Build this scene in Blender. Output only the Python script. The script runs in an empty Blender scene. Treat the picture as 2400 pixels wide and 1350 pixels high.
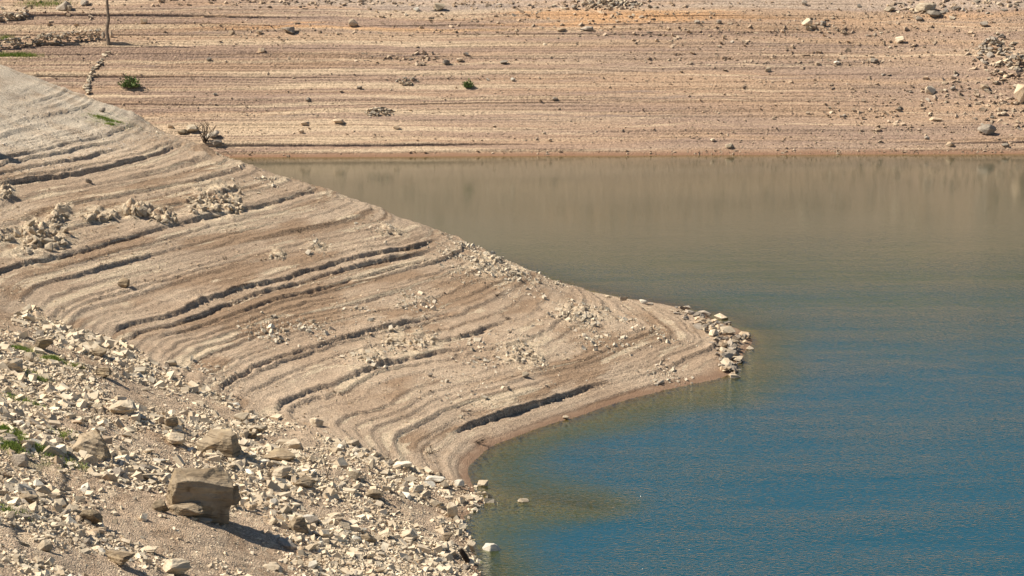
import bpy, bmesh, math, random
import numpy as np
from mathutils import Vector, Matrix, Euler

scene = bpy.context.scene
COL = scene.collection
R = math.radians

# ------------------------------------------------------------------ camera
F, H = 6500.0, 20.0                       # focal length in photo pixels (2400 wide), eye height above the water
PITCH = math.atan(1131.0 / F)
cam_d = bpy.data.cameras.new('camera')
cam_d.sensor_width = 36.0
cam_d.lens = 36.0 * F / 2400.0
cam_d.clip_start = 1.0
cam_d.clip_end = 3000.0
cam = bpy.data.objects.new('camera', cam_d)
COL.objects.link(cam)
cam.location = (0, 0, H)
cam.rotation_euler = (R(90) - PITCH, 0, 0)
scene.camera = cam

# ------------------------------------------------------------------ sky and sun
SUN_EL, SUN_AZ = 47.0, -84.0              # azimuth measured from +Y, negative = to the left
world = bpy.data.worlds.new('World')
scene.world = world
world.use_nodes = True
wn = world.node_tree
wn.nodes.clear()
sky = wn.nodes.new('ShaderNodeTexSky')
sky.sky_type = 'NISHITA'
sky.sun_disc = False
sky.sun_elevation = R(SUN_EL)
sky.sun_rotation = R(SUN_AZ)
sky.air_density = 1.0
sky.dust_density = 0.3
sky.ozone_density = 2.0
bg = wn.nodes.new('ShaderNodeBackground')
bg.inputs['Strength'].default_value = 0.05
wo = wn.nodes.new('ShaderNodeOutputWorld')
wn.links.new(sky.outputs[0], bg.inputs[0])
wn.links.new(bg.outputs[0], wo.inputs[0])

sun_d = bpy.data.lights.new('sun', 'SUN')
sun_d.energy = 5.0
sun_d.angle = R(0.5)
sun_d.color = (1.0, 0.91, 0.77)
sun = bpy.data.objects.new('sun', sun_d)
COL.objects.link(sun)
sdir = Vector((math.sin(R(SUN_AZ)) * math.cos(R(SUN_EL)), math.cos(R(SUN_AZ)) * math.cos(R(SUN_EL)), math.sin(R(SUN_EL))))
sun.rotation_euler = sdir.to_track_quat('Z', 'Y').to_euler()
sun.location = (-60, 120, 80)

vs = scene.view_settings
vs.view_transform = 'Standard'
vs.look = 'None'
vs.exposure = 0.68
vs.gamma = 1.0
vs.use_curve_mapping = False

rng = np.random.default_rng(7)
random.seed(7)

# ------------------------------------------------------------------ helpers
def tag(o, label=None, cat=None, group=None, kind=None):
    if label: o['label'] = label
    if cat: o['category'] = cat
    if group: o['group'] = group
    if kind: o['kind'] = kind
    return o

def link(name, mesh, mat=None, parent=None):
    o = bpy.data.objects.new(name, mesh)
    COL.objects.link(o)
    if mat and len(mesh.materials) == 0:
        mesh.materials.append(mat)
    if parent: o.parent = parent
    return o

def empty(name, loc):
    o = bpy.data.objects.new(name, None)
    COL.objects.link(o)
    o.location = loc
    return o

def np_mesh(name, verts, faces, smooth=False, attrs=None):
    """verts (n,3), faces (m,k) -> mesh, quickly"""
    me = bpy.data.meshes.new(name)
    verts = np.ascontiguousarray(verts, dtype=np.float32)
    faces = np.ascontiguousarray(faces, dtype=np.int32)
    m, k = faces.shape
    me.vertices.add(len(verts))
    me.vertices.foreach_set('co', verts.ravel())
    me.loops.add(m * k)
    me.loops.foreach_set('vertex_index', faces.ravel())
    me.polygons.add(m)
    me.polygons.foreach_set('loop_start', np.arange(0, m * k, k, dtype=np.int32))
    me.polygons.foreach_set('loop_total', np.full(m, k, dtype=np.int32))
    me.polygons.foreach_set('use_smooth', np.full(m, smooth, dtype=bool))
    for an, av in (attrs or {}).items():
        a = me.attributes.new(an, 'FLOAT', 'POINT')
        a.data.foreach_set('value', np.ascontiguousarray(av, dtype=np.float32).ravel())
    me.update(calc_edges=True)
    return me

def grid_faces(nx, ny):
    i = np.arange(nx - 1)[None, :] + np.arange(ny - 1)[:, None] * nx
    i = i.ravel()
    return np.stack([i, i + 1, i + 1 + nx, i + nx], 1)

def _hash(ix, iy, seed):
    h = (ix * 374761393 + iy * 668265263 + seed * 974634777) & 0xFFFFFFFF
    h = ((h ^ (h >> 13)) * 1274126177) & 0xFFFFFFFF
    h = h ^ (h >> 16)
    return (h & 0xFFFF) / 65535.0

def vnoise(x, y, seed=0):
    x = np.asarray(x, float); y = np.asarray(y, float)
    xi = np.floor(x).astype(np.int64); yi = np.floor(y).astype(np.int64)
    fx = x - xi; fy = y - yi
    fx = fx * fx * (3 - 2 * fx); fy = fy * fy * (3 - 2 * fy)
    a = _hash(xi, yi, seed); b = _hash(xi + 1, yi, seed)
    c = _hash(xi, yi + 1, seed); d = _hash(xi + 1, yi + 1, seed)
    return ((a * (1 - fx) + b * fx) * (1 - fy) + (c * (1 - fx) + d * fx) * fy) * 2 - 1

def fbm(x, y, seed=0, octs=4, gain=0.5):
    s = 0; a = 1; t = 0
    x = np.asarray(x, float); y = np.asarray(y, float)
    for o in range(octs):
        s = s + a * vnoise(x * 2 ** o + o * 13.7, y * 2 ** o - o * 7.3, seed + o * 17)
        t += a; a *= gain
    return s / t

def sstep(x, a, b):
    t = np.clip((x - a) / (b - a), 0, 1)
    return t * t * (3 - 2 * t)

# ---- photo geometry: the ray through a photo pixel
FWD = np.array([0, math.cos(PITCH), -math.sin(PITCH)])
UP = np.array([0, math.sin(PITCH), math.cos(PITCH)])
def ray(px, py):
    return FWD + (px - 1200.0) / F * np.array([1, 0, 0]) - (py - 675.0) / F * UP
def P(px, py, z):
    """where the ray through a pixel meets the level z"""
    d = ray(px, py)
    t = (z - H) / d[2]
    return d[0] * t, d[1] * t

# ------------------------------------------------------------------ the near shore's form: level lines of the ground
CONTOURS = {
    0.0: [(1770, 805), (1740, 845), (1712, 880), (1590, 905), (1400, 958), (1290, 993), (1200, 1030), (1125, 1075), (1098, 1110),
          (1108, 1160), (1078, 1212), (1100, 1265), (1112, 1300), (1122, 1350), (1600, 722), (1660, 745), (1740, 775), (1500, 706)],
    0.3: [(1000, 1064), (1070, 1008), (1250, 955), (1420, 897), (1590, 835), (1650, 785), (1600, 745)],
    0.45: [(985, 1120), (1010, 1250), (1040, 1350), (1390, 693)],
    0.9: [(860, 1040), (960, 960), (1150, 890), (1330, 840), (1500, 775), (1450, 735)],
    1.3: [(650, 972), (720, 925), (830, 885), (950, 850), (1080, 818), (1290, 750), (1330, 690), (740, 1030), (810, 1120), (850, 1350)],
    1.75: [(512, 916), (560, 890), (650, 845), (820, 795), (960, 765), (1045, 740), (1180, 680), (1230, 632), (560, 990), (640, 1080), (700, 1200), (730, 1350)],
    2.8: [(270, 782), (400, 745), (560, 690), (700, 650), (850, 610), (1012, 562), (1035, 548), (295, 870), (380, 1000), (440, 1150), (480, 1350)],
    4.3: [(0, 640), (150, 600), (330, 555), (560, 500), (700, 460), (742, 440)],
    5.7: [(0, 440), (150, 415), (300, 385), (400, 350), (430, 330)],
    6.25: [(0, 375), (150, 345), (290, 300), (330, 278)],
    8.3: [(0, 157)],
    7.4: [(150, 210), (0, 262)],
    6.9: [(230, 248)],
    5.0: [(580, 385)],
    3.5: [(880, 490)],
    # foreground slope
    4.1: [(0, 690), (100, 1190)],
    4.2: [(0, 800), (200, 1350)],
    3.7: [(110, 900)],
    4.6: [(0, 1000)],
    4.8: [(0, 1200)],
    5.2: [(0, 1350)],
    # lake bed
    -0.12: [(1225, 1176)], -0.2: [(1330, 1184)], -0.3: [(1440, 1190)],
    -0.6: [(1240, 1095), (1220, 1260), (1240, 1340), (1500, 1005), (1730, 950), (1850, 815)],
    -1.6: [(1450, 1060), (1420, 1290), (1700, 990), (2000, 830)],
    -3.0: [(1800, 1080), (1700, 1250), (2300, 950)],
}
ctrl = []
for z, pts in CONTOURS.items():
    for (px, py) in pts:
        x, y = P(px, py, max(z, 0.0))              # the bed is given by the place on the surface above it
        ctrl.append((x, y, z))
# behind the ridge the spur falls away to the inlet
for (px, py, z) in [(0, 157, 8.3), (150, 210, 7.4), (330, 278, 6.25), (430, 330, 5.7), (580, 385, 5.0), (742, 440, 4.3), (880, 490, 3.5), (1035, 548, 2.8), (1230, 632, 1.75), (1330, 690, 1.3)]:
    x, y = P(px, py, z)
    ctrl.append((x + .4, y + 5, z - 1.9 * min(1, z / 3)))
    ctrl.append((x + 1, y + 13, z * .25 - 1.0))
for (x, y, z) in [(-32, 122, 11.5), (-34, 105, 11.5), (-32, 88, 9.5), (-26, 74, 7.2), (-22, 60, 7.2), (-20, 48, 8.0), (-4, 48, 2.2), (1.5, 60, -.3),
                  (2.5, 52, -.4), (8, 55, -2), (20, 60, -4.5), (30, 90, -5), (24, 118, -4.5), (12, 125, -3.5), (-8, 128, -1.5), (-32, 136, 8.0)]:
    ctrl.append((x, y, z))
ctrl = np.array(ctrl)
def _phi(r2): return np.sqrt(r2 + 1.2 ** 2)
_n = len(ctrl)
_d2 = (ctrl[:, None, 0] - ctrl[None, :, 0]) ** 2 + (ctrl[:, None, 1] - ctrl[None, :, 1]) ** 2
_A = np.zeros((_n + 3, _n + 3))
_A[:_n, :_n] = _phi(_d2) - 0.15 * np.eye(_n)
_A[:_n, _n] = 1; _A[:_n, _n + 1] = ctrl[:, 0]; _A[:_n, _n + 2] = ctrl[:, 1]
_A[_n:, :_n] = _A[:_n, _n:].T
_w = np.linalg.lstsq(_A, np.concatenate([ctrl[:, 2], [0, 0, 0]]), rcond=None)[0]
def near_base(x, y):
    x = np.atleast_1d(np.asarray(x, float)); y = np.atleast_1d(np.asarray(y, float))
    sh = x.shape; x = x.ravel(); y = y.ravel()
    out = np.empty(len(x))
    for s in range(0, len(x), 60000):
        a = x[s:s + 60000].astype(np.float32); b = y[s:s + 60000].astype(np.float32)
        v = np.full(len(a), 0.0)
        r2 = (a[:, None] - ctrl[None, :, 0].astype(np.float32)) ** 2 + (b[:, None] - ctrl[None, :, 1].astype(np.float32)) ** 2
        v = _phi(r2) @ _w[:_n].astype(np.float32) + _w[_n] + _w[_n + 1] * a + _w[_n + 2] * b
        out[s:s + 60000] = v
    return np.clip(out, -6, 14).reshape(sh)

# the gully line that separates the rubble slope in front from the terraced spur (plan coordinates)
GULLY = np.array([P(-200, 650, 4.6), P(0, 690, 4.1), P(130, 745, 3.6), P(270, 800, 2.8), P(390, 880, 2.3), P(520, 935, 1.75), P(650, 990, 1.3), P(850, 1060, .9), P(985, 1100, .45), P(1105, 1150, 0), P(1300, 1160, -.5)])
def fore_mask(x, y):
    gy = np.interp(x, GULLY[:, 0], GULLY[:, 1])
    return sstep(gy - y + 1.0 * fbm(x * .5, y * .5, 5, 3), -0.7, 1.0)

# wave-cut scarps: level, depth range near->far (photo points), height
SCARPS = []
for (L, a, b, A) in [
    (2.80, (262, 784), (1025, 558), .27), (2.66, (300, 800), (1075, 586), .22), (2.52, (440, 795), (1090, 603), .18), (2.36, (420, 830), (860, 700), .12), (2.20, (480, 840), (980, 670), .10),
    (1.75, (505, 920), (1060, 735), .25), (1.55, (540, 930), (700, 860), .10), (1.30, (645, 976), (1100, 813), .24), (1.46, (1150, 803), (1340, 750), .24),
    (0.30, (1060, 1012), (1440, 892), .34), (0.47, (1180, 960), (1500, 880), .06), (0.9, (880, 1040), (1300, 850), .07),
    (4.30, (-60, 655), (745, 440), .22), (3.9, (-50, 700), (640, 520), .09), (4.05, (0, 660), (420, 560), .06), (3.35, (140, 760), (800, 560), .06),
    (5.70, (-60, 450), (436, 336), .30), (5.95, (-60, 425), (390, 348), .20), (5.4, (-50, 480), (440, 368), .12), (5.1, (-50, 505), (520, 385), .10), (4.7, (-50, 560), (600, 430), .10), (6.25, (-60, 385), (325, 288), .2), (6.45, (60, 340), (250, 300), .08),
    (0.09, (1060, 1240), (1700, 875), .05), (0.18, (1120, 1060), (1650, 860), .05),
]:
    SCARPS.append((L, P(*a, L)[1], P(*b, L)[1], A))
FG_SCARPS = [(3.95, P(110, 1195, 3.95)[1], P(290, 1105, 3.95)[1], .16), (4.75, P(0, 1290, 4.75)[1], P(60, 1210, 4.75)[1], .14)]

CREST = np.array(sorted(P(*q)[:2] for q in [(0, 157, 8.3), (150, 210, 7.4), (330, 278, 6.25), (430, 330, 5.7), (580, 385, 5.0), (742, 440, 4.3), (880, 490, 3.5), (1035, 548, 2.8), (1230, 632, 1.75), (1330, 690, 1.3), (1390, 693, .45)]))
def base_on(px, py):
    d = ray(px, py); t = np.linspace(60, 130, 900)
    k = int(np.argmax(near_base(d[0] * t, d[1] * t) > H + d[2] * t)); return d[0] * t[k], d[1] * t[k]
JAGS = [(*base_on(px, py), wx_, wy_, a) for (px, py, wx_, wy_, a) in [
    (318, 498, .55, 1.0, .62), (235, 508, .6, 1.2, .36), (380, 512, .55, 1.1, .34), (505, 475, 1.05, 3.2, .23), (95, 562, 1.0, 3.0, .30), (135, 515, .3, 2.2, .45), (10, 560, .4, 1.2, .3), (10, 458, .35, 1.3, .34),
    (650, 603, .3, .8, .15), (740, 583, .5, .8, .13), (915, 545, .5, 1.2, .16), (960, 803, .9, 1.5, .15), (870, 838, .6, 1.2, .13), (1370, 740, 1.0, 2.2, .14), (1230, 835, .8, 1.6, .13), (1320, 662, .5, 1.0, .22), (1150, 625, .9, 2.0, .16)]]
def jag_mask(x, y):
    m_ = 0
    for (cx, cy, wx_, wy_, a) in JAGS:
        m_ = np.maximum(m_, a * np.exp(-(((x - cx) / wx_) ** 2 + ((y - cy) / wy_) ** 2) ** 1.5))
    return m_
def near_height(x, y, fine=True):
    x = np.atleast_1d(np.asarray(x, float)); y = np.atleast_1d(np.asarray(y, float))
    z0 = near_base(x, y)
    fm = fore_mask(x, y)
    zz = z0 + (.035 * fbm(x * .45, y * .45, 11, 2) + .016 * fbm(x * 1.7, y * 1.7, 12, 3)) * (.4 + .6 * sstep(z0, .5, 1.6)) + .018 * fbm(x * 4.5, y * 4.5, 13, 3)
    h = z0 + .05 * fbm(x * .22, y * .22, 3, 3) * sstep(z0, .15, .9)
    crumble = fbm(x * 2.3, y * 2.3, 23, 3)
    for (L, y0, y1, A) in SCARPS:
        g = sstep(y, y0 - .8, y0 + .8) * (1 - sstep(y, y1 - 2.6, y1 + .8)) * (1 - .8 * fm)
        br = .62 + .95 * fbm(x * .35 + L * 9, y * .35, 21, 3)
        d = zz - L
        h = h - .30 * A * g * np.exp(-((d + .014) / .013) ** 2)  # groove added at the scarp's foot to deepen its shade
        h = h + .56 * A * g * np.clip(br + .15 + .25 * crumble, (.62 if A > .13 else .08), 1.25) * np.clip(d / .009 + .5, 0, 1) * np.exp(-np.maximum(d, 0) / (1.3 * A + .04))
    for (L, y0, y1, A) in FG_SCARPS:
        g = sstep(y, y0 - .5, y0 + .5) * (1 - sstep(y, y1 - .5, y1 + .5)) * fm
        d = zz - L
        h = h + A * g * .5 * np.tanh(d / .02) * np.exp(-np.abs(d) / .12)
    # the many faint shorelines between
    for (sp, A, sd, off) in ((.083, .050, 33, 0.), (.19, .095, 37, .4), (.125, .068, 39, .7)):
        q = (zz + .02 * fbm(x * .3, y * .3, 31, 3)) / sp + .5 * np.sin(z0 * 2.3) + off
        lev = np.floor(q); fr = (q - lev) * sp
        amp = np.clip(.5 + 1.2 * fbm(x * .10 + lev * 3.1, y * .13 + lev * 1.7, sd, 3), 0, 1.2) * (1 - fm) * sstep(z0, .0, .2)
        h = h + A * amp * np.clip(fr / .008, 0, 1) * np.exp(-fr / (.42 * sp))
    # the worn crest
    cy_ = np.interp(x, CREST[:, 0], CREST[:, 1])
    cm = np.exp(-((y - cy_) / 1.6) ** 2) * sstep(z0, .5, 1.5)
    h = h + cm * (.13 * fbm(x * .9, y * .9, 45, 3) + .09 * np.abs(fbm(x * 2.6, y * 2.6, 46, 3)))
    jm = jag_mask(x, y)
    rdg = 1 - 2.2 * np.abs(fbm(x * 2.1 + .6 * fbm(x * 1.1, y * 1.1, 47, 2), y * .9, 48, 3))
    h = h + jm * np.clip(rdg - .12, 0, 1) ** 1.3 * (.82 + .5 * fbm(x * 7, y * 4, 49, 2))
    # lumpy rubble slope
    h = h + fm * sstep(z0, -.2, .2) * (.16 * fbm(x * .55, y * .55, 41, 4) + .05 * fbm(x * 2.1, y * 2.1, 42, 3))
    if fine:
        gv = .5 + .5 * fbm(x * .35 + z0 * 1.2, y * .35, 51, 3)
        h = h + (.006 + .024 * gv ** 2 + .02 * fm) * fbm(x * 6.5, y * 6.5, 52, 3) * sstep(z0, -.3, .05)
    return h

# ------------------------------------------------------------------ the far bank
TH = math.tan(R(18))
frng = np.random.default_rng(21)
FAR_LEVELS = []
_z = .16
while _z < 8.6:
    FAR_LEVELS.append((_z, frng.uniform(.06, .22), int(frng.integers(1, 999))))
    _z += frng.uniform(.07, .16)
SHORE_Y0 = P(1200, 365, 0)[1]
def far_base(x, y):
    ys = SHORE_Y0 + .035 * (x - 5) + .35 * fbm(x * .06, x * 0, 71, 3)
    d = y - ys
    z = np.where(d > 0, d * TH, d * .12)
    z = np.where(d > 46, 46 * TH + np.minimum(d - 46, 10) * .5, z)
    # rubbly gully on the right, the wall terrace at the left
    z = z + .6 * np.exp(-((x - 33) / 5.0) ** 2) * sstep(z, 1.0, 4.0)
    return z
def far_wob(x): return .05 * fbm(x * .05, x * 0, 81, 3) + .012 * fbm(x * .7, x * 0, 82, 3)
def far_height(x, y, fine=True):
    x = np.atleast_1d(np.asarray(x, float)); y = np.atleast_1d(np.asarray(y, float))
    z0 = far_base(x, y)
    zz = z0 + far_wob(x)
    h = z0 + .08 * fbm(x * .08, y * .15, 83, 3) * sstep(z0, .1, 1.0)
    left = 1 - sstep(x, -26, -8)
    for (L, A, sd) in FAR_LEVELS:
        g = np.clip(.25 + .55 * left + 1.3 * fbm(x * .07, x * 0 + L * 3, sd, 3), 0, 1.1)
        d = zz - L
        h = h + A * g * np.clip(d / .006 + .5, 0, 1) * np.exp(-np.maximum(d, 0) / (1.2 * A + .02))
    if fine:
        rgh = .4 + .6 * fbm(x * .1, z0 * 1.6, 85, 3)
        h = h + (.012 + .03 * np.clip(rgh, 0, 1)) * fbm(x * 5, y * 5, 86, 3) * sstep(z0, -.1, .2)
        h = h + sstep(z0, 13.5, 16) * (1.8 * fbm(x * .25, y * .25, 87, 4) + 1.2)
    return h

SHEETS = []                                # the ground sheets once built: axes and heights, for quick look-ups
def lookup(x, y):
    x = np.atleast_1d(np.asarray(x, float)); y = np.atleast_1d(np.asarray(y, float))
    out = np.full(x.shape, -7.0)
    for (ax, ay, zz) in SHEETS:
        i = np.clip(np.searchsorted(ax, x) - 1, 0, len(ax) - 2); j = np.clip(np.searchsorted(ay, y) - 1, 0, len(ay) - 2)
        u = np.clip((x - ax[i]) / (ax[i + 1] - ax[i]), 0, 1); v = np.clip((y - ay[j]) / (ay[j + 1] - ay[j]), 0, 1)
        h = (zz[j, i] * (1 - u) + zz[j, i + 1] * u) * (1 - v) + (zz[j + 1, i] * (1 - u) + zz[j + 1, i + 1] * u) * v
        ok = (x >= ax[0]) & (x <= ax[-1]) & (y >= ay[0]) & (y <= ay[-1])
        out = np.where(ok, np.maximum(out, h), out)
    return out
ground = lookup
def on(px, py):
    """the first ground point seen through a photo pixel"""
    d = ray(px, py)
    t = np.linspace(45, 240, 1300)
    x, y, z = d[0] * t, d[1] * t, H + d[2] * t
    k = max(int(np.argmax(lookup(x, y) > z)), 1)
    t = np.linspace(t[k - 1], t[k], 16)
    x, y, z = d[0] * t, d[1] * t, H + d[2] * t
    k = int(np.argmax(lookup(x, y) > z))
    return Vector((x[k], y[k], float(lookup(x[k], y[k])[0])))
def scale_at(p):
    """metres per photo pixel at a point"""
    return (p.y * math.cos(PITCH) + (H - p.z) * math.sin(PITCH)) / F

# ------------------------------------------------------------------ materials
def new_mat(name):
    m = bpy.data.materials.new(name)
    m.use_nodes = True
    nt = m.node_tree
    nt.nodes.clear()
    out = nt.nodes.new('ShaderNodeOutputMaterial')
    return m, nt, out
class NT:
    def __init__(s, nt): s.nt = nt
    def n(s, t, **kw):
        nd = s.nt.nodes.new(t)
        for k, v in kw.items():
            setattr(nd, k, v)
        return nd
    def set(s, sock, v):
        if hasattr(v, 'is_output') or isinstance(v, bpy.types.NodeSocket): s.nt.links.new(v, sock)
        else: sock.default_value = v
    def pos(s): return s.n('ShaderNodeNewGeometry').outputs['Position']
    def objco(s): return s.n('ShaderNodeTexCoord').outputs['Object']
    def sep(s, v):
        q = s.n('ShaderNodeSeparateXYZ'); s.set(q.inputs[0], v); return q.outputs
    def comb(s, x, y, z):
        q = s.n('ShaderNodeCombineXYZ')
        for i, v in enumerate((x, y, z)): s.set(q.inputs[i], v)
        return q.outputs[0]
    def vmul(s, v, sc):
        q = s.n('ShaderNodeVectorMath', operation='MULTIPLY'); s.set(q.inputs[0], v); q.inputs[1].default_value = sc; return q.outputs[0]
    def noise(s, v, scale, detail=4, rough=.55, dist=0):
        q = s.n('ShaderNodeTexNoise'); s.set(q.inputs['Vector'], v)
        q.inputs['Scale'].default_value = scale; q.inputs['Detail'].default_value = detail; q.inputs['Roughness'].default_value = rough; q.inputs['Distortion'].default_value = dist
        return q.outputs['Fac']
    def vor(s, v, scale, out='Color'):
        q = s.n('ShaderNodeTexVoronoi'); s.set(q.inputs['Vector'], v); q.inputs['Scale'].default_value = scale
        return q.outputs[out]
    def math(s, op, a, b=0.0, clamp=False):
        q = s.n('ShaderNodeMath', operation=op); q.use_clamp = clamp
        s.set(q.inputs[0], a); s.set(q.inputs[1], b); return q.outputs[0]
    def rng(s, v, a, b, c=0., d=1.):
        q = s.n('ShaderNodeMapRange'); q.interpolation_type = 'SMOOTHSTEP'
        s.set(q.inputs[0], v)
        for i, t in enumerate((a, b, c, d)): q.inputs[i + 1].default_value = t
        return q.outputs[0]
    def mix(s, f, a, b, mode='MIX'):
        q = s.n('ShaderNodeMix', data_type='RGBA', blend_type=mode)
        s.set(q.inputs[0], f)
        for i, c in ((6, a), (7, b)):
            s.set(q.inputs[i], (*c, 1) if isinstance(c, tuple) and len(c) == 3 else c)
        return q.outputs[2]
    def attr(s, name):
        q = s.n('ShaderNodeAttribute', attribute_name=name); return q.outputs['Fac']
    def ramp(s, f, stops):
        q = s.n('ShaderNodeValToRGB'); s.set(q.inputs[0], f)
        e = q.color_ramp.elements
        while len(e) < len(stops): e.new(.5)
        for el, (p, c) in zip(e, stops): el.position = p; el.color = (*c, 1)
        return q.outputs[0]
    def bump(s, h, strength, dist, normal=None):
        q = s.n('ShaderNodeBump'); s.set(q.inputs['Height'], h); q.inputs['Strength'].default_value = strength; q.inputs['Distance'].default_value = dist
        if normal is not None: s.set(q.inputs['Normal'], normal)
        return q.outputs[0]
    def bsdf(s, col, rough=.95, normal=None, spec=.15):
        q = s.n('ShaderNodeBsdfPrincipled'); s.set(q.inputs['Base Color'], (*col, 1) if isinstance(col, tuple) else col)
        s.set(q.inputs['Roughness'], rough); q.inputs['Specular IOR Level'].default_value = spec
        if normal is not None: s.set(q.inputs['Normal'], normal)
        return q.outputs[0]
    def gray(s, v, lo, hi):
        r = s.rng(v, 0, 1, lo, hi); q = s.n('ShaderNodeMapRange')
        return s.comb(r, r, r)

def mat_near():
    m, nt, out = new_mat('terraced gravel shore'); t = NT(nt)
    p = t.pos(); x, y, z = t.sep(p)
    col = t.mix(t.rng(t.noise(p, .25, 4), .35, .65), (.375, .275, .19), (.455, .35, .25))
    strat = t.noise(t.comb(t.math('MULTIPLY', x, .10), t.math('MULTIPLY', y, .10), t.math('MULTIPLY', z, 2.6)), 1.0, 3, .6)
    col = t.mix(t.rng(strat, .50, .60), col, (.305, .21, .135))
    strat2 = t.noise(t.comb(t.math('MULTIPLY', x, .16), t.math('MULTIPLY', y, .16), t.math('MULTIPLY', z, 9.0)), 1.0, 4, .65)
    col = t.mix(t.rng(strat2, .56, .61), col, (.52, .415, .29))
    col = t.mix(t.math('MULTIPLY', t.attr('grey'), t.rng(t.noise(p, .8, 4), .3, .6, .30, .85)), col, (.58, .50, .39))
    col = t.mix(t.math('MULTIPLY', t.attr('fore'), t.rng(t.noise(p, .7, 3), .4, .62, .2, .75)), col, (.47, .355, .25))
    col = t.mix(t.math('MULTIPLY', t.attr('clay'), t.rng(t.noise(p, 1.7, 4), .4, .55)), col, (.56, .45, .315))
    # single grains
    vc = t.sep(t.vor(p, 24.0))[0]
    col = t.mix(1.0, col, t.comb(*[t.rng(vc, 0, 1, .72, 1.22)] * 3), 'MULTIPLY')
    vd = t.sep(t.vor(p, 38.0))[1]
    col = t.mix(1.0, col, t.comb(*[t.rng(vd, 0, 1, .75, 1.22)] * 3), 'MULTIPLY')
    grass = t.math('MULTIPLY', t.attr('grass'), t.rng(t.noise(p, 3, 4), .42, .6))
    col = t.mix(grass, col, (.16, .19, .055))
    # damp red silt along the water
    wet = t.math('SUBTRACT', 1.0, t.rng(t.math('ADD', z, t.rng(t.noise(p, .6, 4), 0, 1, -.10, .10)), .02, .19), True)
    col = t.mix(t.math('MULTIPLY', wet, .85), col, (.23, .14, .088))
    col = t.mix(t.math('SUBTRACT', 1.0, t.rng(z, -.14, -.02), True), col, (.44, .32, .17))
    hgt = t.math('ADD', t.math('MULTIPLY', t.vor(p, 26.0, 'Distance'), -1.0), t.math('MULTIPLY', t.noise(p, 30, 3), .8))
    nt.links.new(t.bsdf(col, .95, t.bump(hgt, .85, .034)), out.inputs[0])
    return m

def mat_far():
    m, nt, out = new_mat('banded reservoir bank'); t = NT(nt)
    p = t.pos(); x, y, z = t.sep(p)
    wob = t.rng(t.noise(t.vmul(p, (.06, .02, .0)), 1.0, 4), 0, 1, -.35, .35)
    zz = t.math('ADD', z, wob)
    n1 = t.noise(t.comb(t.math('MULTIPLY', x, .03), 0.0, t.math('MULTIPLY', zz, 2.2)), 1., 3, .6)
    col = t.mix(t.rng(n1, .36, .62), (.355, .240, .158), (.275, .193, .145))
    n2 = t.noise(t.comb(t.math('MULTIPLY', x, .05), 3.0, t.math('MULTIPLY', zz, 5.5)), 1., 4, .65)
    col = t.mix(t.rng(n2, .55, .66), col, (.46, .345, .235))
    n3 = t.noise(t.comb(t.math('MULTIPLY', x, .07), 7.0, t.math('MULTIPLY', zz, 4.2)), 1., 4, .65)
    col = t.mix(t.rng(n3, .56, .68), col, (.235, .172, .135))
    # pale sand in the lower left, orange clay near the top
    sand = t.math('MULTIPLY', t.rng(t.noise(t.comb(t.math('MULTIPLY', x, .03), 1.0, t.math('MULTIPLY', zz, 3.0)), 1., 3), .45, .6), t.rng(x, -5, 12, 1, .15))
    col = t.mix(t.math('MULTIPLY', sand, .75), col, (.49, .375, .255))
    ora = t.math('MULTIPLY', t.rng(zz, 5.6, 6.1), t.rng(t.noise(t.comb(t.math('MULTIPLY', x, .06), 9.0, t.math('MULTIPLY', zz, 2.4)), 1., 4, .6), .47, .6))
    ora = t.math('MULTIPLY', ora, t.math('SUBTRACT', 1.0, t.rng(z, 7.3, 7.6), True))
    ora = t.math('MULTIPLY', ora, t.math('MULTIPLY', t.rng(x, -24, -14), t.rng(x, 8, 20, 1., .35)))
    col = t.mix(t.math('MULTIPLY', ora, .5), col, (.56, .30, .125))
    grey = t.math('MULTIPLY', t.math('MULTIPLY', t.rng(zz, 6.75, 7.1), t.math('SUBTRACT', 1.0, t.rng(zz, 8.0, 8.6), True)), t.rng(x, -22, -10))
    col = t.mix(t.math('MULTIPLY', grey, .6), col, (.36, .30, .25))
    vc = t.sep(t.vor(p, 9.0))[0]
    col = t.mix(1.0, col, t.comb(*[t.rng(vc, 0, 1, .80, 1.18)] * 3), 'MULTIPLY')
    vd = t.sep(t.vor(p, 20.0))[1]
    col = t.mix(1.0, col, t.comb(*[t.rng(vd, 0, 1, .82, 1.16)] * 3), 'MULTIPLY')
    wet = t.math('SUBTRACT', 1.0, t.rng(t.math('ADD', z, t.rng(t.noise(p, .5, 3), 0, 1, -.06, .06)), .03, .30), True)
    col = t.mix(wet, col, (.24, .14, .088))
    # scrub above the high-water mark
    veg = t.rng(t.math('ADD', z, t.rng(t.noise(p, .15, 4), 0, 1, -2., 2.)), 13.0, 15.5)
    col = t.mix(veg, col, t.mix(t.rng(t.noise(p, .5, 5), .35, .65), (.045, .065, .025), (.11, .125, .05)))
    hgt = t.math('ADD', t.math('MULTIPLY', t.vor(p, 9.0, 'Distance'), -1.0), t.math('MULTIPLY', t.noise(p, 18, 3), .8))
    nt.links.new(t.bsdf(col, .95, t.bump(hgt, .5, .06)), out.inputs[0])
    return m

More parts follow.
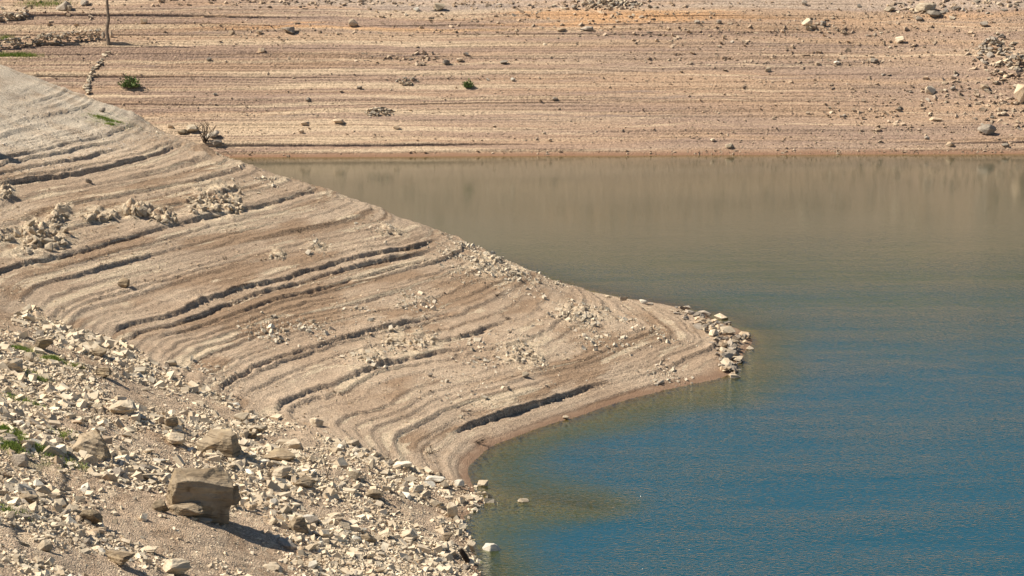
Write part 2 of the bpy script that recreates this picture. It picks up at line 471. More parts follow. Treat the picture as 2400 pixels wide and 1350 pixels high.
def mat_water():
    m, nt, out = new_mat('lake water'); t = NT(nt)
    p = t.pos(); x, y, z = t.sep(p)
    dep = t.attr('depth'); wind = t.attr('wind')
    silt = t.attr('silt')  # rises with distance alone; shifts the water tone from green to olive
    body_and_sky = t.mix(t.rng(dep, .15, 1.15), (.040, .056, .014), (.003, .055, .080))  # the deep blue also carries sky reflection that the dim sky lacks
    body_and_sky = t.mix(t.rng(silt, .0, .45), body_and_sky, (.032, .056, .038))  # tone by distance: dark green first, then olive towards the far bank
    body_and_sky = t.mix(t.rng(silt, .30, 1.1), body_and_sky, (.088, .086, .054))
    clear = t.math('POWER', 2.718, t.math('MULTIPLY', dep, -4.2))
    # wind ripples: short waves across the breeze over a slow swell
    def steep(sc, ay, c, det):
        """waves whose lee side is the steeper one: the noise is looked up at a place shifted by its own height"""
        q0 = t.vmul(p, (1.0, ay, 1.0))
        a = t.noise(q0, sc, det, .5)
        q1 = t.n('ShaderNodeVectorMath', operation='ADD'); nt.links.new(q0, q1.inputs[0])
        nt.links.new(t.comb(0.0, t.math('MULTIPLY', t.math('SUBTRACT', a, .5), c * ay), 0.0), q1.inputs[1])
        return t.noise(q1.outputs[0], sc, det, .5)
    w1 = steep(4.6, 1.2, .46, 1)
    w2 = steep(1.9, 1.7, .8, 1)
    w3 = t.noise(p, 13.0, 1, .5)
    gust = t.rng(t.noise(t.vmul(p, (.10, .22, 1.0)), 1.0, 3, .5), .3, .7, .35, 1.35)
    hgt = t.math('ADD', t.math('ADD', t.math('MULTIPLY', w1, .052), t.math('MULTIPLY', w2, .016)), t.math('MULTIPLY', w3, .006))
    hgt = t.math('MULTIPLY', hgt, gust)
    hgt = t.math('MULTIPLY', hgt, wind)
    nrm = t.bump(hgt, 1.0, 1.0)
    fr = t.n('ShaderNodeFresnel'); fr.inputs['IOR'].default_value = 1.38; nt.links.new(nrm, fr.inputs['Normal'])
    gl = t.n('ShaderNodeBsdfGlossy'); gl.inputs['Color'].default_value = (1, 1, 1, 1); gl.inputs['Roughness'].default_value = .09; nt.links.new(nrm, gl.inputs['Normal'])
    df = t.n('ShaderNodeBsdfDiffuse'); nt.links.new(body_and_sky, df.inputs['Color'])
    tr = t.n('ShaderNodeBsdfTransparent'); tr.inputs['Color'].default_value = (.80, .86, .58, 1)
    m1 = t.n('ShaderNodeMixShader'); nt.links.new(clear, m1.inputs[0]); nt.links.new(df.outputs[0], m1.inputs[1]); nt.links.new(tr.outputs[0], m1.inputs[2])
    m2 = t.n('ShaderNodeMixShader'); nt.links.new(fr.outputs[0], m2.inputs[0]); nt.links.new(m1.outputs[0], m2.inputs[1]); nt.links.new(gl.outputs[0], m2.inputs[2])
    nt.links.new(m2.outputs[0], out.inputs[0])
    return m

def mat_rock(name, a, b, dark, scale=3.0, bump=.6, strata=False, use_shade=False):
    m, nt, out = new_mat(name); t = NT(nt)
    p = t.objco() if not use_shade else t.pos()
    info = t.n('ShaderNodeObjectInfo')
    rnd = t.attr('shade') if use_shade else info.outputs['Random']
    q = t.n('ShaderNodeVectorMath', operation='ADD'); nt.links.new(p, q.inputs[0])
    if not use_shade: nt.links.new(t.math('MULTIPLY', rnd, 50.0), q.inputs[1])
    v = q.outputs[0]
    col = t.mix(t.rng(t.noise(v, scale, 5), .35, .68), a, b)
    col = t.mix(t.rng(t.noise(v, scale * 2.7, 4), .56, .74, 0, .8), col, dark)
    col = t.mix(1.0, col, t.comb(*[t.rng(rnd, 0, 1, .72, 1.18)] * 3), 'MULTIPLY')
    h = t.noise(v, scale * 4, 5, .6)
    if strata:
        bed = t.noise(t.vmul(v, (.5, .5, 6.)), scale, 4, .7)
        col = t.mix(t.rng(bed, .52, .62, 0, .75), col, dark)
        col = t.mix(t.rng(t.noise(v, scale * 1.3, 4), .58, .7, 0, .55), col, (.50, .40, .25))
        h = t.math('ADD', h, t.math('MULTIPLY', t.noise(t.vmul(v, (.6, .6, 5.)), scale, 4, .65), 1.6))
    nt.links.new(t.bsdf(col, .92, t.bump(h, bump, .05)), out.inputs[0])
    return m

def mat_plain(name, a, b, scale=6., rough=.9, bump=.3):
    m, nt, out = new_mat(name); t = NT(nt)
    p = t.objco()
    col = t.mix(t.rng(t.noise(p, scale, 4), .35, .65), a, b)
    nt.links.new(t.bsdf(col, rough, t.bump(t.noise(p, scale * 3, 3), bump, .02)), out.inputs[0])
    return m

M = dict(
    near=mat_near(), far=mat_far(), water=mat_water(),
    rock=mat_rock('pale limestone', (.50, .405, .285), (.61, .515, .385), (.35, .27, .19), 2.5, .7),
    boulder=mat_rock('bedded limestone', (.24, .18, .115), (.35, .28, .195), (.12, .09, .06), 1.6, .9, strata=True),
    grey=mat_rock('grey stone', (.29, .245, .195), (.38, .325, .26), (.17, .145, .12), 2.5, .7),
    tan=mat_rock('ochre stone', (.46, .34, .225), (.53, .42, .30), (.33, .24, .16), 2.5, .6),
    white=mat_rock('white stone', (.66, .60, .49), (.74, .68, .57), (.50, .44, .34), 3., .4),
    clay=mat_rock('weathered pale clay', (.54, .435, .31), (.64, .54, .40), (.42, .315, .215), 5., .9),
    gravel=mat_rock('loose gravel', (.44, .325, .215), (.57, .46, .325), (.31, .22, .145), 1.3, .3, use_shade=True),
    far_gravel=mat_rock('bank gravel', (.36, .26, .175), (.42, .33, .24), (.25, .19, .145), .6, .3, use_shade=True),
    grey_gravel=mat_rock('grey gravel', (.46, .40, .325), (.56, .50, .42), (.31, .27, .22), 1.3, .3, use_shade=True),
    wood=mat_plain('weathered dead wood', (.16, .125, .095), (.25, .20, .155), 8),
    dark_wood=mat_plain('dark dead twigs', (.03, .022, .017), (.07, .052, .04), 8),
    leaf=mat_plain('bush leaves', (.08, .135, .035), (.19, .24, .09), 5, .7),
    grass=mat_plain('fresh grass', (.17, .25, .045), (.30, .34, .10), 3, .8),
)

# ------------------------------------------------------------------ ground sheets
def axis(a, b, f):
    """points from a to b with the step f(v)"""
    v = [a]
    while v[-1] < b: v.append(v[-1] + f(v[-1]))
    return np.array(v)

xs = axis(-46, 26, lambda v: .066 if -21.5 < v < 10 else .4)
ys = axis(46, 137, lambda v: .3 if v < 53 else (.064 if v < 78 else (.08 if v < 115 else .35)))
GX, GY = np.meshgrid(xs, ys)
Z = near_height(GX.ravel(), GY.ravel())
SHEETS.append((xs, ys, Z.reshape(GX.shape)))
gx, gy = GX.ravel(), GY.ravel()
zb = near_base(gx, gy)
grey = sstep(zb, 5.6, 6.6) * (1 - .25 * fore_mask(gx, gy)) * sstep(gy, 80, 90)
grass_zone = np.zeros(len(gx))
def blob(px, py, r):
    p = on(px, py); return np.exp(-(((gx - p.x) / r) ** 2 + ((gy - p.y) / (r * 1.6)) ** 2))
for (px, py, r, s) in [(250, 283, .9, .8), (60, 820, .5, 1), (125, 845, .6, 1), (80, 888, .6, 1), (90, 1050, .9, .8), (25, 1030, .5, 1), (60, 945, .8, .5), (20, 1190, 1., .5)]:
    grass_zone = np.maximum(grass_zone, s * blob(px, py, r))
me = np_mesh('shore', np.stack([gx, gy, Z], 1), grid_faces(len(xs), len(ys)), True, {'clay': np.clip(jag_mask(gx, gy) / .14, 0, 1), 'grey': grey, 'fore': fore_mask(gx, gy), 'grass': grass_zone})
tag(link('terraced_shore_ground', me, M['near']), kind='structure')

xs2 = axis(-95, 95, lambda v: .2 if -36 < v < 38 else 1.0)
# rows of the sheet run along the ledges: a pair of rows at each ledge makes its face steep
rows = [L + e for (L, A, sd) in FAR_LEVELS for e in (-.0035, .0035)] + list(np.arange(-2.4, 0, .2)) + list(np.arange(0, 8.8, .03)) + list(np.arange(8.8, 15, .35))
rows = np.array(sorted(rows))
rows = rows[np.concatenate([[True], np.diff(rows) > .002])]
def far_y(x, u):
    ys = SHORE_Y0 + .035 * (x - 5) + .35 * fbm(x * .06, x * 0, 71, 3)
    w = u - far_wob(x)
    return ys + np.where(w > 0, w / TH, w / .12)
UX, UU = np.meshgrid(xs2, rows)
FX = UX.ravel(); FY = far_y(FX, UU.ravel())
hill = axis(15.2, 24, lambda v: .6)
ax_y = axis(138, 240, lambda v: .15 if 155 < v < 188 else .6)
GX, GY = np.meshgrid(xs2, ax_y)
SHEETS.append((xs2, ax_y, far_height(GX.ravel(), GY.ravel(), False).reshape(GX.shape)))
base = far_y(xs2, np.full(len(xs2), rows[-1]))
HX, HK = np.meshgrid(xs2, np.arange(.5, 60, .6))
HY = (base[None, :] + HK).ravel(); HX = HX.ravel()
VX = np.concatenate([FX, HX]); VY = np.concatenate([FY, HY])
me = np_mesh('bank', np.stack([VX, VY, far_height(VX, VY)], 1), grid_faces(len(xs2), len(rows) + HK.shape[0]), True)
tag(link('far_bank_ground', me, M['far']), kind='structure')

v = np.array([(-400, -100, -6.5), (400, -100, -6.5), (400, 700, -6.5), (-400, 700, -6.5)], float)
tag(link('lake_bed_ground', np_mesh('bed', v, np.array([[0, 1, 2, 3]])), M['near']), kind='structure')

# ------------------------------------------------------------------ water
wx = axis(-90, 90, lambda v: .22 if -4 < v < 14 else 1.2)
wy = axis(20, 175, lambda v: .3 if 54 < v < 105 else .8)
GX, GY = np.meshgrid(wx, wy)
gx, gy = GX.ravel(), GY.ravel()
bed = np.where(gy < 137, near_base(gx, gy), far_base(gx, gy))
dep = np.clip(-bed, 0, 6)
wind = .04 + .96 * (1 - sstep(gy + 9 * fbm(gx * .06, gy * .10, 91, 3) + .10 * (12 - gx), 88, 146)) ** 1.6
silt = np.clip((gy + 4 * fbm(gx * .07, gy * .12, 93, 3) - 92) / 60, 0, 1)  # grows with distance alone; drives the green to olive water tone
me = np_mesh('water', np.stack([gx, gy, np.zeros(len(gx))], 1), grid_faces(len(wx), len(wy)), True, {'depth': dep, 'wind': wind, 'silt': silt})  # 'silt' holds the distance ramp of the water tone
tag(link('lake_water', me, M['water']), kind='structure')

# ------------------------------------------------------------------ stones
def hull_mesh(name, pts, flat=True, bev=0.0, sub=0, disp=0.0, seed=0, freq=2.0):
    bm = bmesh.new()
    for q in pts: bm.verts.new(q)
    r = bmesh.ops.convex_hull(bm, input=bm.verts)
    for g in {e for e in r['geom_interior'] + r['geom_unused'] if isinstance(e, bmesh.types.BMVert)}: bm.verts.remove(g)
    bmesh.ops.dissolve_limit(bm, angle_limit=R(9), verts=bm.verts, edges=bm.edges)
    if bev: bmesh.ops.bevel(bm, geom=list(bm.edges), offset=bev, segments=1, affect='EDGES')
    bmesh.ops.triangulate(bm, faces=bm.faces)
    if sub:
        bmesh.ops.subdivide_edges(bm, edges=bm.edges, cuts=sub, use_grid_fill=True)
        bmesh.ops.triangulate(bm, faces=bm.faces)
    if disp:
        bm.normal_update()
        co = np.array([q.co for q in bm.verts])
        nn = fbm(co[:, 0] * freq + co[:, 2] * 1.3, co[:, 1] * freq - co[:, 2] * .9 * freq, seed, 4)
        st = fbm(co[:, 2] * freq * 3.0, co[:, 0] * .4, seed + 5, 3)
        for q, d, e in zip(bm.verts, nn, st): q.co += q.normal * (disp * d + disp * .6 * e)
    me = bpy.data.meshes.new(name)
    bm.to_mesh(me); bm.free()
    return me

def blocky_pts(n, rs, power=3.5):
    """points on a rounded box: angular fragments rather than eggs"""
    v = rs.normal(size=(n, 3))
    v /= (np.abs(v) ** power).sum(1, keepdims=True) ** (1 / power)
    return v * rs.uniform(.82, 1.08, size=(n, 1)) * .5
prs = np.random.default_rng(3)
PROTO = {}
for key in ('rock', 'grey', 'tan', 'white'):
    PROTO[key] = []
    for k in range(10):
        me = hull_mesh('stone', blocky_pts(int(prs.integers(9, 15)), prs, 2.2 + 2 * prs.random()), bev=.0)
        me.materials.append(M[key]); PROTO[key].append(me)
KNOB = []
for k in range(10):
    pts = blocky_pts(16, prs, 2.0)
    pts[:, :2] *= (1.15 - .75 * (pts[:, 2:3] + .5)) * prs.uniform(.8, 1.2, (16, 1))
    pts[:, 0] += .25 * (pts[:, 2] + .5) * prs.normal()
    me = hull_mesh('knob', pts, sub=1, disp=.10, seed=60 + k, freq=4.0)
    me.materials.append(M['clay']); KNOB.append(me)

def put(name, me, loc, dims, rot, parent=None):
    o = bpy.data.objects.new(name, me); COL.objects.link(o)
    o.location = loc; o.scale = dims; o.rotation_euler = rot
    if parent: o.parent = parent
    return o

BASE8 = np.array([(x, y, z) for z in (-1, 1) for y in (-1, 1) for x in (-1, 1)], float) * .5
F8 = np.array([(0, 2, 3, 1), (4, 5, 7, 6), (0, 1, 5, 4), (2, 6, 7, 3), (0, 4, 6, 2), (1, 3, 7, 5)])
BASE6 = np.array([(1, 0, 0), (-1, 0, 0), (0, 1, 0), (0, -1, 0), (0, 0, 1), (0, 0, -1)], float) * .55
F6 = np.array([(0, 2, 4), (2, 1, 4), (1, 3, 4), (3, 0, 4), (2, 0, 5), (1, 2, 5), (3, 1, 5), (0, 3, 5)])
def rotmats(rx, ry, rz):
    cx, sx, cy, sy, cz, sz = np.cos(rx), np.sin(rx), np.cos(ry), np.sin(ry), np.cos(rz), np.sin(rz)
    o = np.zeros_like(cx); i = np.ones_like(cx)
    A = np.stack([np.stack([i, o, o], -1), np.stack([o, cx, -sx], -1), np.stack([o, sx, cx], -1)], -2)
    B = np.stack([np.stack([cy, o, sy], -1), np.stack([o, i, o], -1), np.stack([-sy, o, cy], -1)], -2)
    C = np.stack([np.stack([cz, -sz, o], -1), np.stack([sz, cz, o], -1), np.stack([o, o, i], -1)], -2)
    return C @ B @ A
def stone_cloud(name, pos, size, mat, rs, blocks=True, flat=.6, tilt=.5):
    """uncountable gravel as one mesh of little angular solids"""
    n = len(pos)
    base, fc = (BASE8, F8) if blocks else (BASE6, F6)
    k = len(base)
    dims = size[:, None] * np.stack([rs.uniform(.8, 1.5, n), rs.uniform(.6, 1.1, n), rs.uniform(flat * .6, flat * 1.3, n)], 1)
    v = base[None] * (1 + rs.uniform(-.38, .3, (n, k, 3)))
    v = v * dims[:, None, :]
    rm = rotmats(rs.normal(0, tilt, n), rs.normal(0, tilt, n), rs.uniform(0, 6.283, n))
    v = np.einsum('nij,nkj->nki', rm, v) + pos[:, None, :]
    v[:, :, 2] += (size * flat * .12)[:, None]
    faces = (fc[None] + (np.arange(n) * k)[:, None, None]).reshape(-1, fc.shape[1])
    return np_mesh(name, v.reshape(-1, 3), faces, False, {'shade': np.repeat(rs.random(n), k)})

NOTED = []                                 # photo places of the rocks that have names of their own
PENDING = []                               # loose stones waiting for a label: object, x, y in the photo, colour, form
COLOUR = {'rock': 'pale', 'grey': 'grey', 'tan': 'tan', 'white': 'white'}
def to_px(p):
    d = np.array(p) - np.array([0, 0, H]); dep = d @ FWD
    return 1200 + F * d[0] / dep, 675 - F * (d @ UP) / dep
def pend(o, key, kind, zone):
    sx, sy, sz_ = o.scale
    form = 'flat' if sz_ < .42 * (sx + sy) / 2 else ('long' if sx > 1.7 * sy else 'blocky')
    PENDING.append((o, *to_px(o.location), COLOUR[key], form, kind, zone))
NTH = 'first second third fourth fifth sixth seventh eighth ninth tenth eleventh twelfth thirteenth fourteenth fifteenth sixteenth seventeenth eighteenth nineteenth twentieth'.split()
NTH += ['twenty-' + t for t in NTH[:9]] + ['thirtieth'] + ['thirty-' + t for t in NTH[:9]] + ['fortieth'] + ['forty-' + t for t in NTH[:9]]
PREPS = set('on in of at with from by above below right left beside between beneath under just near cut casting leaning lying standing that throws touching wedged alone close farthest leftmost nearest where along up down to uphill downhill breaking topping behind'.split())
def label_pending():
    short, seen = [], {}
    for x, y, lab in NOTED:
        w = lab.replace(',', '').split()
        k = next((i for i, t in enumerate(w) if i > 1 and t in PREPS), len(w))
        cut = ' '.join(w[:k])
        seen[cut] = seen.get(cut, 0) + 1
        short.append((x, y, cut, ' '.join(w)))
    marks = [(x, y, c if seen[c] == 1 else full) for x, y, c, full in short if seen[c] == 1 or len(full.split()) <= 7]
    marks = [m_ for m_ in marks if len(m_[2].split()) <= 7]
    groups = {}
    for o, x, y, colour, form, kind, zone in PENDING:
        best = zone if zone else min(marks, key=lambda t: math.hypot(t[0] - x, (t[1] - y) * 1.6))
        dx, dy = x - best[0], (y - best[1]) * 1.6
        side = ('right of' if dx > 0 else 'left of') if abs(dx) > abs(dy) else ('below' if dy > 0 else 'above')
        if zone: side = side.replace(' of', '') + ' from the centre of' if 'of' in side else side + ' the centre of'
        groups.setdefault((colour, form, kind, side, best[2]), []).append((math.hypot(dx, dy), o))
    for (colour, form, kind, side, name), L in groups.items():
        L.sort(key=lambda t: t[0])
        for i, (d, o) in enumerate(L):
            o['label'] = f'{form} {colour} {kind} {side} the {name}' if len(L) == 1 else f'{form} {colour} {kind} {NTH[min(i, 48)]} {side} the {name}'

def in_view(x, y, z, m=60):
    d = np.stack([x, y, z - H], -1)
    dep = d @ FWD
    px = 1200 + F * d[:, 0] / dep
    py = 675 - F * (d @ UP) / dep
    return px, py, (px > -m) & (px < 2400 + m) & (py > -m) & (py < 1350 + m)

# --- peninsula gravel
rs = np.random.default_rng(101)
N = 520000
x = rs.uniform(-24, 10.5, N); y = rs.uniform(60, 120, N)
zb = near_base(x, y); fm = fore_mask(x, y)
px, py, ok = in_view(x, y, zb)
band = fbm(x * .10 + 7, zb * 4.5, 111, 3) + .5 * fbm(x * .3, y * .3, 112, 3)
prob = np.clip(.13 + .75 * band, .015, 1) * (1 - fm) * sstep(zb, .05, .35)
prob *= np.clip(1.5 - (y - 60) / 90, .5, 1.2)
# crusts of pale rubble on the crest and on the flanks
CRUST = [(1130, 610, 1.6, 1.2), (1090, 585, 1.0, 1.), (1200, 650, 1.2, 1.), (1290, 660, .8, 1.), (1370, 740, 1.5, 1.), (1400, 790, 1.2, .9), (1230, 830, 1.2, .9), (900, 540, .8, 1.), (960, 705, .9, .9), (850, 740, .7, .6),
         (660, 770, .9, 1.), (700, 775, .9, 1.), (620, 795, .8, .9), (960, 800, 1.0, .9), (870, 835, .9, .8), (1120, 830, 1.0, .7), (1100, 920, 1.2, .5), (600, 420, 1.0, .6), (740, 580, .6, .7), (350, 300, .9, .8), (400, 890, 1.0, .7), (470, 870, .9, .8), (1550, 790, 1., .4), (1560, 880, .7, .6)]
crust = np.zeros(N)
for (cx, cy, r, s) in CRUST:
    q = on(cx, cy)
    crust = np.maximum(crust, s * np.exp(-((x - q.x) / r) ** 2 - ((y - q.y) / (1.7 * r)) ** 2))
crust *= np.clip(.5 + 1.1 * fbm(x * 1.1, y * 1.1, 119, 3), 0, 1)
greyz = sstep(zb, 5.5, 6.4) * sstep(y, 80, 90)
sel = ok & (rs.random(N) < np.clip(prob + .35 * greyz * (1 - fm), 0, 1) * .55)
x1, y1 = x[sel], y[sel]
z1 = near_height(x1, y1)
sz = .022 * (1 - rs.random(len(x1))) ** (-1 / 2.6); sz = np.clip(sz, .02, .11)
g1 = greyz[sel] > rs.random(len(x1)) * .9
for nm, mk, s_ in (('shore_gravel', 'gravel', ~g1), ('crest_gravel', 'grey_gravel', g1)):
    me = stone_cloud(nm, np.stack([x1, y1, z1], 1)[s_], sz[s_], M[mk], rs, False, .65)
    o = link(nm, me, M[mk])
    tag(o, {'shore_gravel': 'fine tan gravel strewn in bands over the terraced spur', 'crest_gravel': 'pale grey gravel covering the high left shoulder of the spur'}[nm], 'gravel', kind='stuff')
sel = ok & (rs.random(N) < np.clip(crust, 0, 1) ** 1.3 * .6)
x1, y1 = x[sel], y[sel]
sz = np.clip(.034 * (1 - rs.random(len(x1))) ** (-1 / 2.7), .03, .17)
me = stone_cloud('crust', np.stack([x1, y1, near_height(x1, y1)], 1), sz, M['clay'], rs, True, .8, .6)
tag(link('rubble_crust', me, mat_rock('pale crust', (.50, .42, .31), (.60, .525, .41), (.38, .30, .22), 2, .5, use_shade=True)), 'pale broken crust scattered over the crest and flanks of the spur', 'rubble', kind='stuff')

# --- foreground rubble
N = 200000
x = rs.uniform(-16, 1.5, N); y = rs.uniform(50, 96, N)
zb = near_base(x, y); fm = fore_mask(x, y)
px, py, ok = in_view(x, y, zb)
dens = np.clip(.42 + 1.25 * fbm(x * .45, y * .35, 131, 3), .02, 1) * fm * sstep(zb, -.12, .06)
sel = ok & (rs.random(N) < dens * 1.05)
x1, y1 = x[sel], y[sel]
sz = np.clip(.036 * (1 - rs.random(len(x1))) ** (-1 / 1.95), .032, .42)
big = fbm(x1 * .5, y1 * .4, 133, 3)
sz = np.where(sz > .12, sz * np.clip(.8 + .6 * big, .4, 1.2), sz)
z1 = near_height(x1, y1)
order = np.argsort(-sz / y1)
top = order[:300]; rest = order[300:]
for i in top:
    s = sz[i]
    key = ('rock', 'rock', 'rock', 'rock', 'white', 'tan', 'grey')[int(rs.integers(7))]
    o = put('loose_stone', PROTO[key][int(rs.integers(10))], (x1[i], y1[i], z1[i] + .04 * s), (s * rs.uniform(.9, 1.5), s * rs.uniform(.7, 1.1), s * rs.uniform(.4, .85)),
            (rs.normal(0, .35), rs.normal(0, .3), rs.uniform(0, 6.28)))
    pend(o, key, 'stone', 0); tag(o, None, 'stone', 'loose stones on the near rubble slope')
pos = np.stack([x1, y1, z1], 1)
me = stone_cloud('rubble', pos[rest], np.minimum(sz[rest], .3), M['gravel'], rs, True, .62, .45)
tag(link('rubble', me, mat_rock('broken limestone rubble', (.55, .445, .315), (.68, .585, .44), (.38, .285, .19), 1.6, .4, use_shade=True)), 'broken pale rubble covering the near slope at lower left', 'rubble', kind='stuff')

N = 190000
x = rs.uniform(-16, 1.5, N); y = rs.uniform(50, 96, N)
zb = near_base(x, y); px, py, ok = in_view(x, y, zb)
sel = ok & (rs.random(N) < np.clip(.45 + .8 * fbm(x * .8, y * .6, 137, 3), .05, 1) * fore_mask(x, y) * sstep(zb, -.1, .05))
x1, y1 = x[sel], y[sel]
me = stone_cloud('fines', np.stack([x1, y1, near_height(x1, y1)], 1), rs.uniform(.016, .042, len(x1)), M['gravel'], rs, False, .7)
tag(link('slope_gravel', me, mat_rock('slope gravel', (.55, .445, .315), (.68, .585, .44), (.37, .275, .185), 1.6, .3, use_shade=True)), 'fine pale gravel between the stones of the near slope', 'gravel', kind='stuff')

# --- far bank gravel and fragments
N = 170000
x = rs.uniform(-36, 36, N); y = rs.uniform(SHORE_Y0 - .5, 190, N)
zb = far_base(x, y)
px, py, ok = in_view(x, y, zb)
streak = fbm(x * .05, zb * 3.2, 141, 3)
right = sstep(px, 900, 2300)
upper = sstep(zb, 2.5, 6.5)
dens = np.clip(.10 + .55 * streak + .22 * right + .1 * upper, .01, 1)
sel = ok & (zb > .02) & (rs.random(N) < dens * .55)
x1, y1 = x[sel], y[sel]
sz = np.clip(.055 * (1 - rs.random(len(x1))) ** (-1 / 2.6), .05, .22)
me = stone_cloud('bank gravel', np.stack([x1, y1, far_height(x1, y1)], 1), sz, M['far_gravel'], rs, False, .6)
tag(link('bank_gravel', me, M['far_gravel']), 'small gravel lying in streaks along the far bank', 'gravel', kind='stuff')

# photo areas of the far bank where fragments lie thick: centre, spread in pixels, how many, size range in metres
FRAG = [(1180, 45, 260, 22, 70, .10, .26), (1600, 60, 220, 30, 90, .10, .30), (1700, 90, 180, 25, 110, .10, .24), (1430, 12, 60, 9, 120, .12, .34), (1330, 12, 200, 6, 60, .10, .25), (2170, 20, 60, 14, 60, .15, .45), (2330, 8, 60, 12, 60, .14, .40),
        (1890, 62, 50, 12, 30, .15, .35), (2130, 95, 70, 20, 40, .12, .28), (2330, 120, 30, 25, 60, .15, .4), (2370, 145, 40, 25, 80, .15, .45), (2300, 215, 90, 25, 90, .10, .3), (2130, 235, 120, 20, 70, .08, .22), (2050, 270, 60, 12, 30, .10, .25), (2360, 260, 40, 25, 60, .12, .35),
        (990, 140, 25, 10, 34, .10, .25), (900, 135, 40, 10, 30, .08, .16), (1750, 140, 200, 14, 60, .08, .2), (1990, 140, 90, 8, 24, .1, .2), (560, 6, 250, 6, 110, .10, .24), (900, 5, 150, 4, 60, .08, .2), (110, 20, 110, 20, 60, .10, .3), (640, 75, 120, 18, 26, .08, .2), (2060, 298, 60, 6, 14, .1, .22), (2240, 340, 150, 7, 24, .06, .16), (1450, 356, 500, 3, 60, .05, .12)]
fx, fy, fs = [], [], []
for (cx, cy, sx, sy, n, a, b) in FRAG:
    for k in range(n):
        qx, qy = rs.normal(cx, sx), rs.normal(cy, sy)
        if not (-30 < qx < 2430 and -25 < qy < 362): continue
        if qx < 560 and qy > 150 + .36 * qx - 12: continue
        fx.append(qx); fy.append(qy); fs.append(1.3 * (a + (b - a) * rs.random() ** 2))
order = np.argsort(-np.array(fs))
small = []
for rank, i in enumerate(order):
    q = on(fx[i], fy[i]); s = fs[i]
    if rank < 290:
        key = ('tan', 'tan', 'rock', 'grey', 'grey')[int(rs.integers(5))]
        o = put('bank_stone', PROTO[key][int(rs.integers(10))], (q.x, q.y, q.z + .05 * s), (s * rs.uniform(.9, 1.5), s * rs.uniform(.7, 1.1), s * rs.uniform(.35, .75)), (rs.normal(0, .3), rs.normal(0, .25), rs.uniform(0, 6.28)))
        pend(o, key, 'stone', 0); tag(o, None, 'stone', 'loose stones scattered over the far bank')
    else: small.append((q.x, q.y, q.z, s))
small = np.array(small)
me = stone_cloud('fragments', small[:, :3], small[:, 3], M['far_gravel'], rs, True, .5)
tag(link('bank_rubble', me, M['far_gravel']), 'small broken fragments lying thick on the upper and right far bank', 'rubble', kind='stuff')

# ------------------------------------------------------------------ named rocks, by where they stand in the photo
def rock_thing(name, px, py, w, h, label, mk='rock', seed=0, flat=.8, rotz=None, group=None, tilt=(0, 0), cat='rock', detail=False, pts=None, sink=.12):
    """px, py: middle of the foot; w, h: size in photo pixels"""
    q = on(px, py)
    if q.z < -.02 and q.y < 138:                       # stands in the water: its foot is where the ray meets the surface
        q = Vector((*P(px, py, 0.0), -.02)); sink = .3; h = h * 1.45
    s = scale_at(q)
    W, Hh = w * s, h * s
    r = np.random.default_rng(500 + seed)
    if pts is None: pts = blocky_pts(int(r.integers(14, 20)), r, 3.0)
    if detail: me = hull_mesh(name, pts, bev=.012, sub=5, disp=.06, seed=seed, freq=4.2)
    else: me = hull_mesh(name, pts, bev=.025, sub=1 if w > 22 else 0, disp=.03 if w > 22 else 0, seed=seed, freq=3.)
    me.materials.append(M[mk])
    ext = np.array([v.co for v in me.vertices])
    z0 = ext[:, 2].min()
    dim = np.ptp(ext, axis=0); W /= dim[0]; flat = flat * dim[0] / dim[1]; Hh /= dim[2]
    o = put(name, me, (q.x, q.y, q.z - (z0 + sink) * Hh), (W, W * flat, Hh), (tilt[0], tilt[1], rotz if rotz is not None else r.uniform(-.5, .5)))
    NOTED.append((px, py - h * .5, label))
    return tag(o, label, cat, group)

# foreground boulders
box = [(-.5, -.42, -.5), (.42, -.5, -.5), (.46, -.46, .33), (-.46, -.45, .40), (-.5, .45, -.5), (.45, .5, -.5), (.5, .4, .40), (-.42, .42, .5), (-.15, -.48, .45), (.2, .45, .52), (-.52, 0, .1), (0, -.52, -.2)]
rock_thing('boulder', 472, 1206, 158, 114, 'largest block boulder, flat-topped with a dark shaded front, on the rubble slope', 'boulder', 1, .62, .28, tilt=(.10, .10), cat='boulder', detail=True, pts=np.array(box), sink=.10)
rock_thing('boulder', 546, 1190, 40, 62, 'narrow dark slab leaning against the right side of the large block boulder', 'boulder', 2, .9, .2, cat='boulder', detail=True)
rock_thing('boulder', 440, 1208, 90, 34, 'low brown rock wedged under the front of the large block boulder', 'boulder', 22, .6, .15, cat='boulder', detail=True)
wedge = [(-.5, -.3, -.5), (.35, -.5, -.5), (.5, .1, -.5), (-.4, .5, -.5), (-.45, .2, .15), (-.15, .3, .5), (.1, .0, .42), (.38, -.2, -.05), (-.25, -.4, .05), (.45, .25, -.2), (.0, .45, .3)]
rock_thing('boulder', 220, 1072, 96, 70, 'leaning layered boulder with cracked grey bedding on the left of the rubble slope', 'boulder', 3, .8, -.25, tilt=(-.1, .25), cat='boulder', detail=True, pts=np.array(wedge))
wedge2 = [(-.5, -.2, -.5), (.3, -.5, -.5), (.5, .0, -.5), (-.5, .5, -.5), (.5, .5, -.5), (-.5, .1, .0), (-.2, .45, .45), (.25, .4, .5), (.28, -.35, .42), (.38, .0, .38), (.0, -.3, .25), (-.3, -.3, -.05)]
rock_thing('boulder', 514, 1062, 106, 58, 'wide pale wedge boulder with a sheer shaded right end above the block boulder', 'boulder', 4, .8, .1, cat='boulder', detail=True, pts=np.array(wedge2))
